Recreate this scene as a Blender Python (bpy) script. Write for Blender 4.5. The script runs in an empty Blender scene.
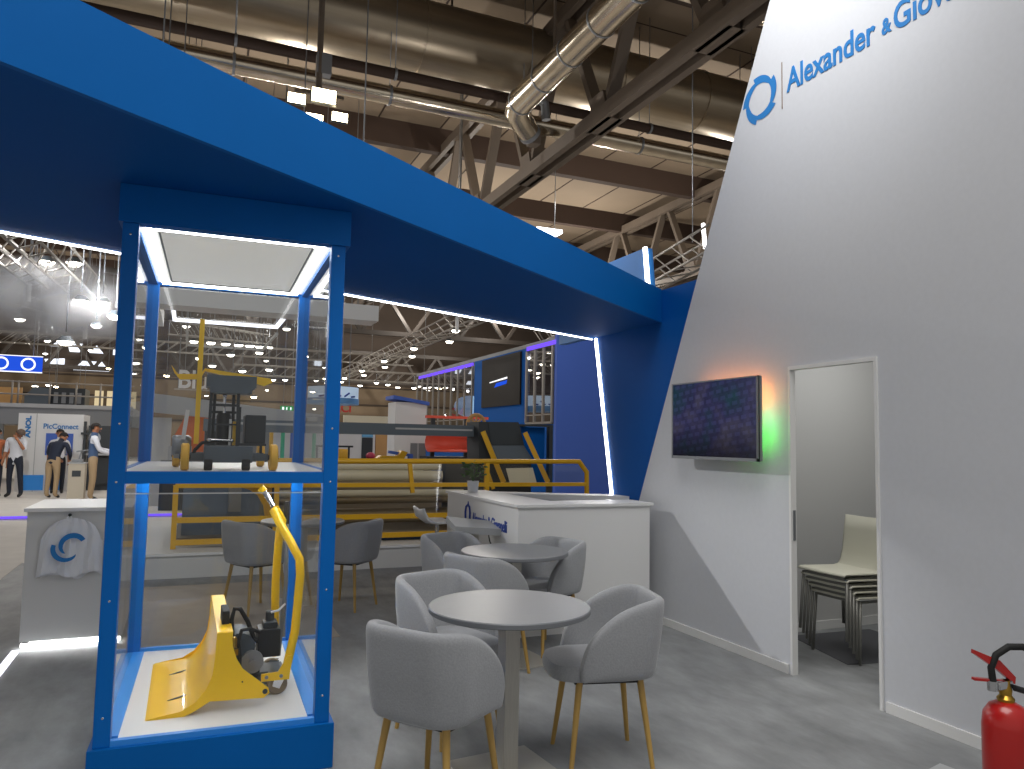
import bpy, bmesh, math, random
from mathutils import Vector, Matrix
random.seed(7)
PI = math.pi
scene = bpy.context.scene
COL = scene.collection

# ------------------------------------------------------------------ materials
def lin(c):
    if isinstance(c, str):
        c = c.lstrip('#'); c = [int(c[i:i+2], 16)/255 for i in (0, 2, 4)]
    return tuple((x/12.92 if x <= 0.04045 else ((x+0.055)/1.055)**2.4) for x in c[:3]) + (1,)

def mat(name, color, rough=0.5, metal=0.0, vary=0.0, scale=8.0, bump=0.0, emit=None, estr=0.0, spec=0.5, stretch=None, coat=0.0):
    m = bpy.data.materials.new(name); m.use_nodes = True
    nt = m.node_tree; N = nt.nodes; L = nt.links
    b = N['Principled BSDF']
    b.inputs['Base Color'].default_value = lin(color)
    b.inputs['Roughness'].default_value = rough
    b.inputs['Metallic'].default_value = metal
    b.inputs['Specular IOR Level'].default_value = spec
    if coat: b.inputs['Coat Weight'].default_value = coat
    if emit is not None:
        b.inputs['Emission Color'].default_value = lin(emit)
        b.inputs['Emission Strength'].default_value = estr
    if vary or bump:
        tc = N.new('ShaderNodeTexCoord'); nz = N.new('ShaderNodeTexNoise')
        nz.inputs['Scale'].default_value = scale; nz.inputs['Detail'].default_value = 5
        src = tc.outputs['Object']
        if stretch:
            mp = N.new('ShaderNodeMapping'); mp.inputs['Scale'].default_value = stretch
            L.new(src, mp.inputs['Vector']); src = mp.outputs['Vector']
        L.new(src, nz.inputs['Vector'])
        if vary:
            rp = N.new('ShaderNodeValToRGB')
            c = lin(color)
            rp.color_ramp.elements[0].position = 0.3; rp.color_ramp.elements[1].position = 0.7
            rp.color_ramp.elements[0].color = tuple(x*(1-vary) for x in c[:3]) + (1,)
            rp.color_ramp.elements[1].color = tuple(min(1, x*(1+vary)) for x in c[:3]) + (1,)
            L.new(nz.outputs['Fac'], rp.inputs['Fac']); L.new(rp.outputs['Color'], b.inputs['Base Color'])
        if bump:
            bp = N.new('ShaderNodeBump'); bp.inputs['Strength'].default_value = bump; bp.inputs['Distance'].default_value = 0.01
            L.new(nz.outputs['Fac'], bp.inputs['Height']); L.new(bp.outputs['Normal'], b.inputs['Normal'])
    return m

def glass(name, tint=(1, 1, 1), fac=0.05, rough=0.02, milk=0.0):
    m = bpy.data.materials.new(name); m.use_nodes = True
    nt = m.node_tree; N = nt.nodes; L = nt.links
    for n in list(N): N.remove(n)
    out = N.new('ShaderNodeOutputMaterial'); tr = N.new('ShaderNodeBsdfTransparent'); gl = N.new('ShaderNodeBsdfGlossy')
    tr.inputs['Color'].default_value = tuple(tint) + (1,); gl.inputs['Roughness'].default_value = rough
    lw = N.new('ShaderNodeLayerWeight'); lw.inputs['Blend'].default_value = 0.25
    mr = N.new('ShaderNodeMapRange'); mr.inputs['To Min'].default_value = fac; mr.inputs['To Max'].default_value = 0.6
    L.new(lw.outputs['Fresnel'], mr.inputs['Value'])
    mx = N.new('ShaderNodeMixShader')
    L.new(mr.outputs['Result'], mx.inputs['Fac']); L.new(tr.outputs[0], mx.inputs[1]); L.new(gl.outputs[0], mx.inputs[2])
    last = mx
    if milk:
        df = N.new('ShaderNodeBsdfDiffuse'); df.inputs['Color'].default_value = (0.8, 0.8, 0.8, 1)
        m2 = N.new('ShaderNodeMixShader'); m2.inputs['Fac'].default_value = milk
        L.new(mx.outputs[0], m2.inputs[1]); L.new(df.outputs[0], m2.inputs[2]); last = m2
    L.new(last.outputs[0], out.inputs['Surface'])
    return m

def emis(name, color, s):
    m = bpy.data.materials.new(name); m.use_nodes = True
    nt = m.node_tree; N = nt.nodes; L = nt.links
    for n in list(N): N.remove(n)
    out = N.new('ShaderNodeOutputMaterial'); e = N.new('ShaderNodeEmission')
    e.inputs['Color'].default_value = lin(color); e.inputs['Strength'].default_value = s
    L.new(e.outputs[0], out.inputs['Surface'])
    return m

M = {}
M['floor'] = mat('grey_vinyl_floor', '#8a8c8d', 0.58, vary=0.24, scale=3.0, bump=0.02, spec=0.14, stretch=(1.6, .7, 1))
M['floor'].node_tree.nodes['Noise Texture'].inputs['Detail'].default_value = 9; M['floor'].node_tree.nodes['Noise Texture'].inputs['Roughness'].default_value = .62
M['aisle'] = mat('light_aisle_carpet', '#c9c5bf', 0.8, spec=.2, vary=0.05, scale=3)
M['patch'] = mat('beige_floor_patch', '#a39a90', 0.6, vary=0.06, scale=5)
M['wallw'] = mat('white_wall_paint', '#c6c8cc', 0.75, vary=0.015, scale=30, bump=0.03)
M['store'] = mat('store_wall_paint', '#c4c4c2', 0.8)
M['trimw'] = mat('white_trim', '#dcdcda', 0.5)
M['white'] = mat('white_laminate', '#dededd', 0.4)
M['white_d'] = mat('white_dull', '#c8c8c6', 0.6)
M['blue'] = mat('blue_panel', '#0062b2', 0.5, spec=.15, vary=0.03, scale=3)
M['blue_fascia'] = mat('blue_fascia_paint', '#0062b0', 0.6, spec=.12, vary=0.03, scale=2)
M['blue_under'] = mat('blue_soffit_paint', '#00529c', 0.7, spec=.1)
M['blue_wall'] = mat('deep_blue_wall', '#0054a4', 0.65, spec=.12)
M['blue_metal'] = mat('blue_powder_coat', '#0068be', 0.4, spec=.2)
M['blue_light'] = mat('bright_blue_edge', '#2f8fe6', 0.35)
M['booth_blue'] = mat('violet_blue_wall', '#3f63bd', 0.6)
M['fabric'] = mat('grey_velvet', '#999b9e', 0.9, vary=0.07, scale=120, bump=0.15)
M['fabric'].node_tree.nodes['Principled BSDF'].inputs['Sheen Weight'].default_value = 0.35
M['oak'] = mat('oak_leg', '#b5924e', 0.45, vary=0.12, scale=14, stretch=(1, 1, .1))
M['table'] = mat('grey_table_laminate', '#74777b', 0.38, vary=0.02, scale=40)
M['steel'] = mat('brushed_steel', '#b9b6ae', 0.38, 0.55, vary=0.08, scale=30, stretch=(8, 8, .3))
M['chrome'] = mat('chrome', '#d0d0d0', 0.15, 1.0)
M['yellow'] = mat('yellow_enamel', '#ffca08', 0.35, vary=0.03, scale=4, coat=0.3)
M['yellow_d'] = mat('yellow_rail', '#d6a412', 0.42)
M['yellow_w'] = mat('amber_wheel', '#edb53a', 0.5)
M['black'] = mat('black_plastic', '#17181a', 0.45)
M['rubber'] = mat('black_rubber', '#101010', 0.7)
M['anth'] = mat('anthracite_metal', '#545e66', 0.5)
M['anth_d'] = mat('dark_anthracite', '#2c3135', 0.55)
M['gmetal'] = mat('grey_metal', '#8d9094', 0.4, 0.6)
M['grey_l'] = mat('light_grey_panel', '#a9abac', 0.55)
M['grey_m'] = mat('mid_grey_panel', '#7d8083', 0.55)
M['led'] = emis('white_led', '#ffffff', 7)
M['led_hot'] = emis('hot_white_led', '#ffffff', 9)
M['led_shelf'] = emis('shelf_led', '#ffffff', 32)
M['led_floor'] = emis('floor_led', '#ffffff', 26)
M['led_soft'] = emis('soft_led', '#f4f4ff', 2.2)
M['purple'] = emis('violet_led', '#6a4be0', 1.6)
M['lens'] = emis('lamp_lens', '#fff6e6', 11)
M['lens_w'] = emis('warm_lamp_lens', '#ffecc0', 30)
M['red'] = mat('extinguisher_red', '#b3150f', 0.3, coat=0.4)
M['redm'] = mat('coral_red_paint', '#f0604a', 0.5)
M['orange'] = mat('orange_panel', '#e8702a', 0.6)
M['brass'] = mat('brass', '#b8913e', 0.3, 1.0)
M['ceil'] = mat('hall_ceiling_panel', '#8c7c69', 0.8, vary=0.05, scale=.6)
M['ceilb'] = mat('hall_ceiling_beam', '#3c2c22', 0.8)
M['truss'] = mat('painted_truss_steel', '#63574b', 0.6, vary=0.08, scale=1.2)
M['duct'] = mat('galvanised_duct', '#a79a86', 0.34, 0.85, vary=0.10, scale=1.2, stretch=(.4, 6, 6))
M['pipe'] = mat('bright_pipe_wrap', '#d2c6b2', 0.2, 1.0, vary=0.1, scale=3)
M['alu'] = mat('aluminium_truss', '#96918a', 0.5, 0.5)
M['brown'] = mat('brown_hall_wall', '#73634f', 0.8, vary=0.08, scale=.3)
M['brown_d'] = mat('dark_brown_band', '#40352c', 0.8)
M['glassc'] = glass('clear_pane', (0.97, 0.985, 0.99), 0.035)
M['glassm'] = glass('tinted_guard_panel', (0.86, 0.84, 0.78), 0.05)
M['glassb'] = glass('facade_pane', (0.62, 0.66, 0.74), 0.18)
M['bag'] = mat('white_plastic_bag', '#dadce0', 0.35, bump=0.25, scale=18)
M['logo'] = mat('logo_blue', '#1a74b8', 0.6)
M['navy'] = mat('navy_lettering', '#22439a', 0.6)
M['taupe'] = mat('taupe_line', '#8d8078', 0.6)
M['cream'] = mat('cream_roller', '#d8d2ba', 0.45, vary=0.03, scale=2)
M['tan'] = mat('tan_panel', '#c79a62', 0.7)
M['leaf'] = mat('leaf_green', '#4d6b38', 0.6, vary=0.3, scale=20)
M['soil'] = mat('soil', '#2b211a', 0.9)
M['screen_d'] = mat('dark_display', '#1e1a18', 0.6, spec=.2)
M['carpet_d'] = mat('dark_mat', '#55565a', 0.9)
M['greenp'] = mat('mint_green', '#43b78c', 0.6)
M['sky'] = emis('daylight_window', '#eef4ff', 1.6)
M['warmwin'] = emis('warm_lit_room', '#f2dcae', 0.8)
M['exit'] = emis('exit_green', '#1a8a48', 0.9)
M['bluescr'] = emis('blue_led_sign', '#2452d8', 1.1)
M['whitesgn'] = emis('white_sign_glow', '#ffffff', 1.3)
M['redsgn'] = mat('red_letters', '#b02a25', 0.6)
M['purple_hi'] = M['purple']

# ------------------------------------------------------------------ mesh helper
class MB:
    def __init__(s): s.bm = bmesh.new()
    def box(s, x0, x1, y0, y1, z0, z1, bev=0.0, seg=2, mtx=None):
        vs = [s.bm.verts.new(Vector((x, y, z))) for x in (x0, x1) for y in (y0, y1) for z in (z0, z1)]
        F = [(0,1,3,2),(4,6,7,5),(0,4,5,1),(2,3,7,6),(0,2,6,4),(1,5,7,3)]
        fs = [s.bm.faces.new([vs[i] for i in f]) for f in F]
        new = vs
        if bev:
            es = list({e for f in fs for e in f.edges})
            r = bmesh.ops.bevel(s.bm, geom=es, offset=bev, segments=seg, affect='EDGES', profile=0.5)
            new = list({v for f in r['faces'] for v in f.verts} | {v for v in vs if v.is_valid})
            for f in r['faces']: f.smooth = True
        if mtx is not None:
            for v in new: v.co = mtx @ v.co
        return s
    def quad(s, *p):
        s.bm.faces.new([s.bm.verts.new(Vector(q)) for q in p]); return s
    def prism(s, pts, vec, smooth=False):
        """closed planar polygon pts extruded by vec"""
        vec = Vector(vec)
        a = [s.bm.verts.new(Vector(p)) for p in pts]; b = [s.bm.verts.new(Vector(p)+vec) for p in pts]
        s.bm.faces.new(a[::-1]); s.bm.faces.new(b)
        n = len(pts)
        for i in range(n):
            f = s.bm.faces.new([a[i], a[(i+1) % n], b[(i+1) % n], b[i]]); f.smooth = smooth
        return s
    def tube(s, pts, r, n=10, closed=False, caps=True):
        pts = [Vector(p) for p in pts]; rs = r if isinstance(r, (list, tuple)) else [r]*len(pts)
        rings = []; up = None
        for i, p in enumerate(pts):
            if closed: d = (pts[(i+1) % len(pts)] - pts[i-1])
            elif i == 0: d = pts[1]-pts[0]
            elif i == len(pts)-1: d = pts[-1]-pts[-2]
            else: d = (pts[i+1]-p).normalized() + (p-pts[i-1]).normalized()
            d = d.normalized()
            if up is None: up = d.orthogonal().normalized()
            up = (up - d*up.dot(d))
            up = up.normalized() if up.length > 1e-6 else d.orthogonal().normalized()
            w = d.cross(up)
            rings.append([s.bm.verts.new(p + (up*math.cos(2*PI*k/n) + w*math.sin(2*PI*k/n))*rs[i]) for k in range(n)])
        m = len(rings)
        for i in range(m if closed else m-1):
            A, B = rings[i], rings[(i+1) % m]
            for k in range(n):
                f = s.bm.faces.new([A[k], A[(k+1) % n], B[(k+1) % n], B[k]]); f.smooth = True
        if caps and not closed:
            s.bm.faces.new(rings[0][::-1]); s.bm.faces.new(rings[-1])
        return s
    def bar(s, p, q, w, h=None, roll=None):
        """rectangular bar from p to q, w across (horizontal-ish), h deep"""
        h = h or w; p = Vector(p); q = Vector(q); d = (q-p).normalized()
        ref = Vector(roll) if roll else (Vector((0, 0, 1)) if abs(d.z) < 0.95 else Vector((0, 1, 0)))
        a = d.cross(ref).normalized(); b = a.cross(d)
        vs = [s.bm.verts.new(o + a*(i*w/2) + b*(j*h/2)) for o in (p, q) for i, j in ((-1,-1),(1,-1),(1,1),(-1,1))]
        for f in ((3,2,1,0),(4,5,6,7),(0,1,5,4),(1,2,6,5),(2,3,7,6),(3,0,4,7)): s.bm.faces.new([vs[i] for i in f])
        return s
    def lathe(s, prof, c=(0, 0, 0), n=32, axis='z', smooth=True):
        c = Vector(c); rings = []
        for r, z in prof:
            ring = []
            for k in range(n):
                a = 2*PI*k/n; u, v = r*math.cos(a), r*math.sin(a)
                p = (u, v, z) if axis == 'z' else ((z, u, v) if axis == 'x' else (v, z, u))
                ring.append(s.bm.verts.new(c + Vector(p)))
            rings.append(ring)
        for A, B in zip(rings, rings[1:]):
            for k in range(n):
                f = s.bm.faces.new([A[k], A[(k+1) % n], B[(k+1) % n], B[k]]); f.smooth = smooth
        if prof[0][0] > 1e-4: s.bm.faces.new(rings[0][::-1])
        if prof[-1][0] > 1e-4: s.bm.faces.new(rings[-1])
        return s
    def ball(s, c, r, sc=(1, 1, 1), seg=12):
        res = bmesh.ops.create_uvsphere(s.bm, u_segments=seg, v_segments=max(6, seg*2//3), radius=r)
        for v in res['verts']:
            v.co = Vector((v.co.x*sc[0], v.co.y*sc[1], v.co.z*sc[2])) + Vector(c)
            for f in v.link_faces: f.smooth = True
        return s
    def grid(s, rows, smooth=True, close_u=False):
        V = [[s.bm.verts.new(Vector(p)) for p in r] for r in rows]
        for A, B in zip(V, V[1:]):
            n = len(A)
            for k in range(n if close_u else n-1):
                f = s.bm.faces.new([A[k], A[(k+1) % n], B[(k+1) % n], B[k]]); f.smooth = smooth
        return s
    def xf(s, mtx):
        bmesh.ops.transform(s.bm, matrix=mtx, verts=list(s.bm.verts)); return s
    def mesh(s, name, m):
        bmesh.ops.remove_doubles(s.bm, verts=s.bm.verts, dist=1e-6)
        bmesh.ops.recalc_face_normals(s.bm, faces=s.bm.faces)
        for e in s.bm.edges:
            if len(e.link_faces) == 2:
                try:
                    if e.calc_face_angle() > 0.65: e.smooth = False
                except ValueError: pass
        me = bpy.data.meshes.new(name); s.bm.to_mesh(me); s.bm.free()
        for x in (m if isinstance(m, (list, tuple)) else [m]): me.materials.append(x)
        return me

def origin_of(o):
    v = Vector((0, 0, 0))
    while o is not None: v += o.location; o = o.parent
    return v

def link(o): COL.objects.link(o); return o

def part(name, mb, m, parent, label=None):
    """a part: geometry given in world axes, stored relative to its thing"""
    o0 = origin_of(parent)
    bmesh.ops.translate(mb.bm, vec=-o0, verts=list(mb.bm.verts))
    o = link(bpy.data.objects.new(name, mb.mesh(name, m))); o.parent = parent
    if label: o['label'] = label
    return o

def thing(name, label, cat, loc=(0, 0, 0), group=None):
    o = link(bpy.data.objects.new(name, None)); o.empty_display_size = 0.1
    o.location = loc; o['label'] = label; o['category'] = cat
    if group: o['group'] = group
    return o

def single(name, mb, m, label, cat, group=None, kind=None):
    """a thing that is one mesh, its origin under its middle"""
    xs = [v.co for v in mb.bm.verts]
    c = Vector(((min(v.x for v in xs)+max(v.x for v in xs))/2, (min(v.y for v in xs)+max(v.y for v in xs))/2, min(v.z for v in xs)))
    bmesh.ops.translate(mb.bm, vec=-c, verts=list(mb.bm.verts))
    o = link(bpy.data.objects.new(name, mb.mesh(name, m))); o.location = c
    o['label'] = label; o['category'] = cat
    if group: o['group'] = group
    if kind: o['kind'] = kind
    return o

def struct(name, mb, m, parent=None):
    o = link(bpy.data.objects.new(name, mb.mesh(name, m)))
    if parent is not None: o.parent = parent
    else: o['kind'] = 'structure'
    return o

def dup(root, loc=None, rz=None, label=None, group=None):
    r = link(root.copy())
    if loc is not None: r.location = loc
    if rz is not None: r.rotation_euler = (0, 0, rz)
    if label: r['label'] = label
    if group: r['group'] = group
    for ch in list(root.children):
        c = link(ch.copy()); c.parent = r
        for g in list(ch.children):
            d = link(g.copy()); d.parent = c
    return r

def textmesh(txt, size, sx=1.0, bold=0.0, extrude=0.002, align='LEFT'):
    cu = bpy.data.curves.new('lettering', 'FONT'); cu.body = txt; cu.size = size; cu.offset = bold
    cu.extrude = extrude; cu.align_x = align; cu.resolution_u = 4
    o = bpy.data.objects.new('lettering', cu); COL.objects.link(o)
    dg = bpy.context.evaluated_depsgraph_get()
    me = bpy.data.meshes.new_from_object(o.evaluated_get(dg))
    bpy.data.objects.remove(o); bpy.data.curves.remove(cu)
    me.transform(Matrix.Diagonal((sx, 1, 1, 1)))
    return me

FRONT = Matrix(((1,0,0),(0,0,-1),(0,1,0))).to_4x4()       # text upright, facing -Y
LEFTW = Matrix(((0,0,-1),(-1,0,0),(0,1,0))).to_4x4()      # text upright, facing -X
def lettering(txt, pos, size, m, parent, face=FRONT, sx=1.0, bold=0.0, width=None, extrude=0.002, label=None, roll=0, name='lettering', align='LEFT'):
    me = textmesh(txt, size, sx, bold, extrude, align)
    if width:
        w = max(v.co.x for v in me.vertices) - min(v.co.x for v in me.vertices)
        me.transform(Matrix.Diagonal((width/w, 1, 1, 1)))
    if roll: me.transform(Matrix.Rotation(roll, 4, 'Z'))
    me.transform(face)
    me.transform(Matrix.Translation(Vector(pos) - origin_of(parent)))
    me.materials.clear(); me.materials.append(m)
    o = link(bpy.data.objects.new(name, me)); o.parent = parent
    if label: o['label'] = label
    return o

# ------------------------------------------------------------------ camera
RX = Vector((0.9180213, -0.39611422, 0.01817755)); RY = Vector((0.04699768, 0.06317306, -0.99689537)); RZ = Vector((0.3937361, 0.91602549, 0.07661067))
cam = bpy.data.cameras.new('camera'); co = link(bpy.data.objects.new('camera', cam))
co.matrix_world = Matrix.Translation((0, 0, 1.5)) @ Matrix((RX, -RY, -RZ)).transposed().to_4x4()
cam.sensor_fit = 'HORIZONTAL'; cam.sensor_width = 36; cam.lens = 36*754/1024
cam.clip_start = 0.05; cam.clip_end = 300
scene.camera = co

# ------------------------------------------------------------------ structure: floors, walls, ceiling
struct('floor', MB().box(-8, 10, -4, 10.4, -0.06, 0.0), M['floor'])
struct('floor_aisle', MB().box(-40, 60, -20, 70, -0.2, -0.062), M['aisle'])
struct('floor_neighbour_stand', MB().box(-14, 9.5, 16.0, 30, -0.062, 0.0), M['aisle'])
struct('floor_walkway', MB().box(-14, 9.5, 10.4, 16.0, -0.062, -0.03), M['aisle'])
struct('floor_left_aisle', MB().box(-14, -1.68, 8.4, 10.4, -0.05, 0.004), M['aisle'])
struct('trim_violet_light', MB().box(-14, 9.5, 15.93, 15.99, -0.01, 0.025), M['purple'])
single('floor_patch', MB().box(-0.35, 1.15, 5.9, 8.4, 0.0, 0.004), M['patch'], 'beige worn floor patch seen through the lower glass of the blue cabinet', 'floor patch')

XW = 3.76
def wall_right():
    mb = MB()
    e = lambda z: 4.114 + (4.75 - z)*0.4530     # slanted free edge
    top = 6.4
    T = (0.03, 0, 0)
    mb.prism([(XW, e(0), 0), (XW, e(2.034), 2.034), (XW, 3.952, 2.034), (XW, 3.952, 0)], T)
    mb.prism([(XW, 3.257, 0), (XW, 3.257, 2.034), (XW, -3, 2.034), (XW, -3, 0)], T)
    mb.prism([(XW, e(2.034), 2.034), (XW, e(top), top), (XW, -3, top), (XW, -3, 2.034)], T)
    return mb
struct('wall_right', wall_right(), M['wallw'])
struct('baseboard_right', MB().box(XW-0.012, XW, 3.99, 6.2, 0, 0.06).box(XW-0.012, XW, -3, 3.22, 0, 0.06), M['trimw'])
# door opening: white jambs and lintel
dj = struct('door_1', MB().box(XW-0.012, XW+0.036, 3.944, 3.962, 0, 2.05).box(XW-0.012, XW+0.036, 3.242, 3.262, 0, 2.05).box(XW-0.012, XW+0.036, 3.262, 3.944, 2.025, 2.05), M['trimw'])
struct('strike_plate', MB().box(XW+0.004, XW+0.024, 3.938, 3.945, 0.88, 1.08), M['gmetal'], dj)
# storage room behind the door
struct('wall_storage_far', MB().box(3.87, 6.4, 4.85, 4.93, 0, 2.6), M['store'])
struct('wall_storage_right', MB().box(6.4, 6.48, 1.5, 4.93, 0, 2.6), M['store'])
struct('wall_storage_near', MB().box(3.87, 6.4, 1.5, 1.58, 0, 2.6), M['store'])
struct('baseboard_storage', MB().box(3.87, 6.4, 4.838, 4.85, 0, 0.07), M['trimw'])
# blue end wall under the canopy with a slanted far edge
struct('wall_blue', MB().prism([(3.87, 4.95, 0), (3.87, 6.23, 0), (3.87, 6.80, 2.60), (3.87, 6.83, 2.89), (3.87, 4.95, 2.89)], (0.1, 0, 0)), M['blue_wall'])
struct('trim_led_edge', MB().bar((3.862, 6.235, 0.0), (3.862, 6.80, 2.59), 0.022, 0.03), M['led'])

# hall shell
ZC = 13.5
struct('ceiling', MB().box(-45, 65, -6, 70, ZC, ZC+0.1), M['ceil'])
for i in range(10):
    y = 8.6 + 6.15*i
    struct('ceiling_beam', MB().box(-45, 65, y, y+0.35, ZC-0.95, ZC), M['ceilb'])
struct('ceiling_joints', MB().box(-45, 65, 17.6, 17.64, ZC-.01, ZC), M['ceilb'])
jm = MB()
for i in range(36):
    x = -30 + 2.4*i
    jm.box(x, x+0.05, 4, 60, ZC-0.02, ZC+.01)
struct('ceiling_seam', jm, M['ceilb'])
struct('wall_back', MB().box(-45, 65, 60, 60.3, 0, 5.8), M['brown'])
struct('wall_back_upper', MB().box(-45, 65, 60, 60.3, 5.8, ZC), mat('dark_upper_wall', '#453a31', .8, vary=.2, scale=.4))
bb = MB()
for z in (2.6, 4.2, 5.6, 6.7, 8.6, 9.8): bb.box(-45, 65, 59.9, 60, z, z+0.12)
struct('trim_back', bb, M['brown_d'])

# ------------------------------------------------------------------ lights
def area(loc, rot, size, energy, color=(1, 1, 1), sy=None, spread=None):
    l = bpy.data.lights.new('area_light', 'AREA'); l.energy = energy; l.color = color; l.size = size
    if sy: l.shape = 'RECTANGLE'; l.size_y = sy
    if spread: l.spread = spread
    o = link(bpy.data.objects.new('area_light', l)); o.location = loc; o.rotation_euler = rot; return o
def spot(loc, tgt, energy, angle, blend=0.6, color=(1, 1, 1), r=0.08):
    l = bpy.data.lights.new('spot_light', 'SPOT'); l.energy = energy; l.spot_size = angle; l.spot_blend = blend; l.color = color; l.shadow_soft_size = r
    o = link(bpy.data.objects.new('spot_light', l)); o.location = loc
    o.rotation_euler = (Vector(tgt)-Vector(loc)).to_track_quat('-Z', 'Y').to_euler(); return o
def point(loc, energy, color=(1, 1, 1), r=0.1):
    l = bpy.data.lights.new('point_light', 'POINT'); l.energy = energy; l.color = color; l.shadow_soft_size = r
    o = link(bpy.data.objects.new('point_light', l)); o.location = loc; return o

area((0.6, 0.6, 8.0), (0, 0, 0), 5, 430, (1, .98, .96))
spot((-2.6, 14.5, 3.1), (-3.2, 22.5, .9), 420, math.radians(48), .8, r=.05)  # added spot that brightens the white lettered booth and the people before it
point((7.0, 12.8, 5.2), 170, (1, .97, .95), .1)  # added light without a fitting, lifts the violet blue booth wall
spot((-6.6, 13.2, 7.3), (3.7, 4.3, 0.6), 2600, math.radians(10), 1.0, r=.12)
spot((1.7, 3.4, 6.6), (3.76, 3.55, 5.05), 640, math.radians(58), 1.0, r=.25)
area((4.9, 3.9, 2.58), (0, 0, 0), 1.0, 14, (1, 1, .98))
for x in (-8, 2.5, 12.5, 18):
    for y in (22, 33, 45, 53): point((x, y, 9.6 if y < 50 else 8.0), 620, (1, .95, .88), .16)
w = bpy.data.worlds.new('world'); scene.world = w; w.use_nodes = True
w.node_tree.nodes['Background'].inputs['Color'].default_value = (1, 0.985, 0.965, 1)
w.node_tree.nodes['Background'].inputs['Strength'].default_value = 0.42

# ------------------------------------------------------------------ blue canopy
def canopy():
    z0, z1 = 2.60, 2.895
    fl = lambda x: 2.575 + (x+0.56)*0.689          # front fascia line
    bl = lambda x: 4.85 + (x+0.99)*0.428          # back edge line
    xa, xb = -3.6, 3.868
    t = thing('canopy', 'wide dark blue angled canopy above the glass cabinet with a white led edge', 'canopy', (0.5, 4.5, 2.57))
    part('soffit', MB().prism([(xa, fl(xa)+.03, z0), (xb, fl(xb)+.03, z0), (xb, bl(xb)-.03, z0), (xa, bl(xa)-.03, z0)], (0, 0, 0.05)), M['blue_under'], t, 'dark navy blue underside')
    part('front_fascia', MB().prism([(xa, fl(xa), z0-.004), (xb, fl(xb), z0-.004), (xb, fl(xb)+.03, z0-.004), (xa, fl(xa)+.03, z0-.004)], (0, 0, z1-z0+.004)), M['blue_fascia'], t, 'brighter blue front edge board')
    part('back_fascia', MB().prism([(xa, bl(xa)-.03, z0), (xb, bl(xb)-.03, z0), (xb, bl(xb), z0), (xa, bl(xa), z0)], (0, 0, z1-z0)), M['blue_fascia'], t)
    part('top_panel', MB().prism([(xa, fl(xa)+.03, z1-.04), (xb, fl(xb)+.03, z1-.04), (xb, bl(xb)-.03, z1-.04), (xa, bl(xa)-.03, z1-.04)], (0, 0, .03)), M['blue_fascia'], t)
    part('led_strip', MB().prism([(xa, bl(xa)-.046, z0-.012), (xb, bl(xb)-.046, z0-.012), (xb, bl(xb)-.03, z0-.012), (xa, bl(xa)-.03, z0-.012)], (0, 0, .011)), M['led'], t, 'white led strip along the back edge')
canopy()

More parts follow.
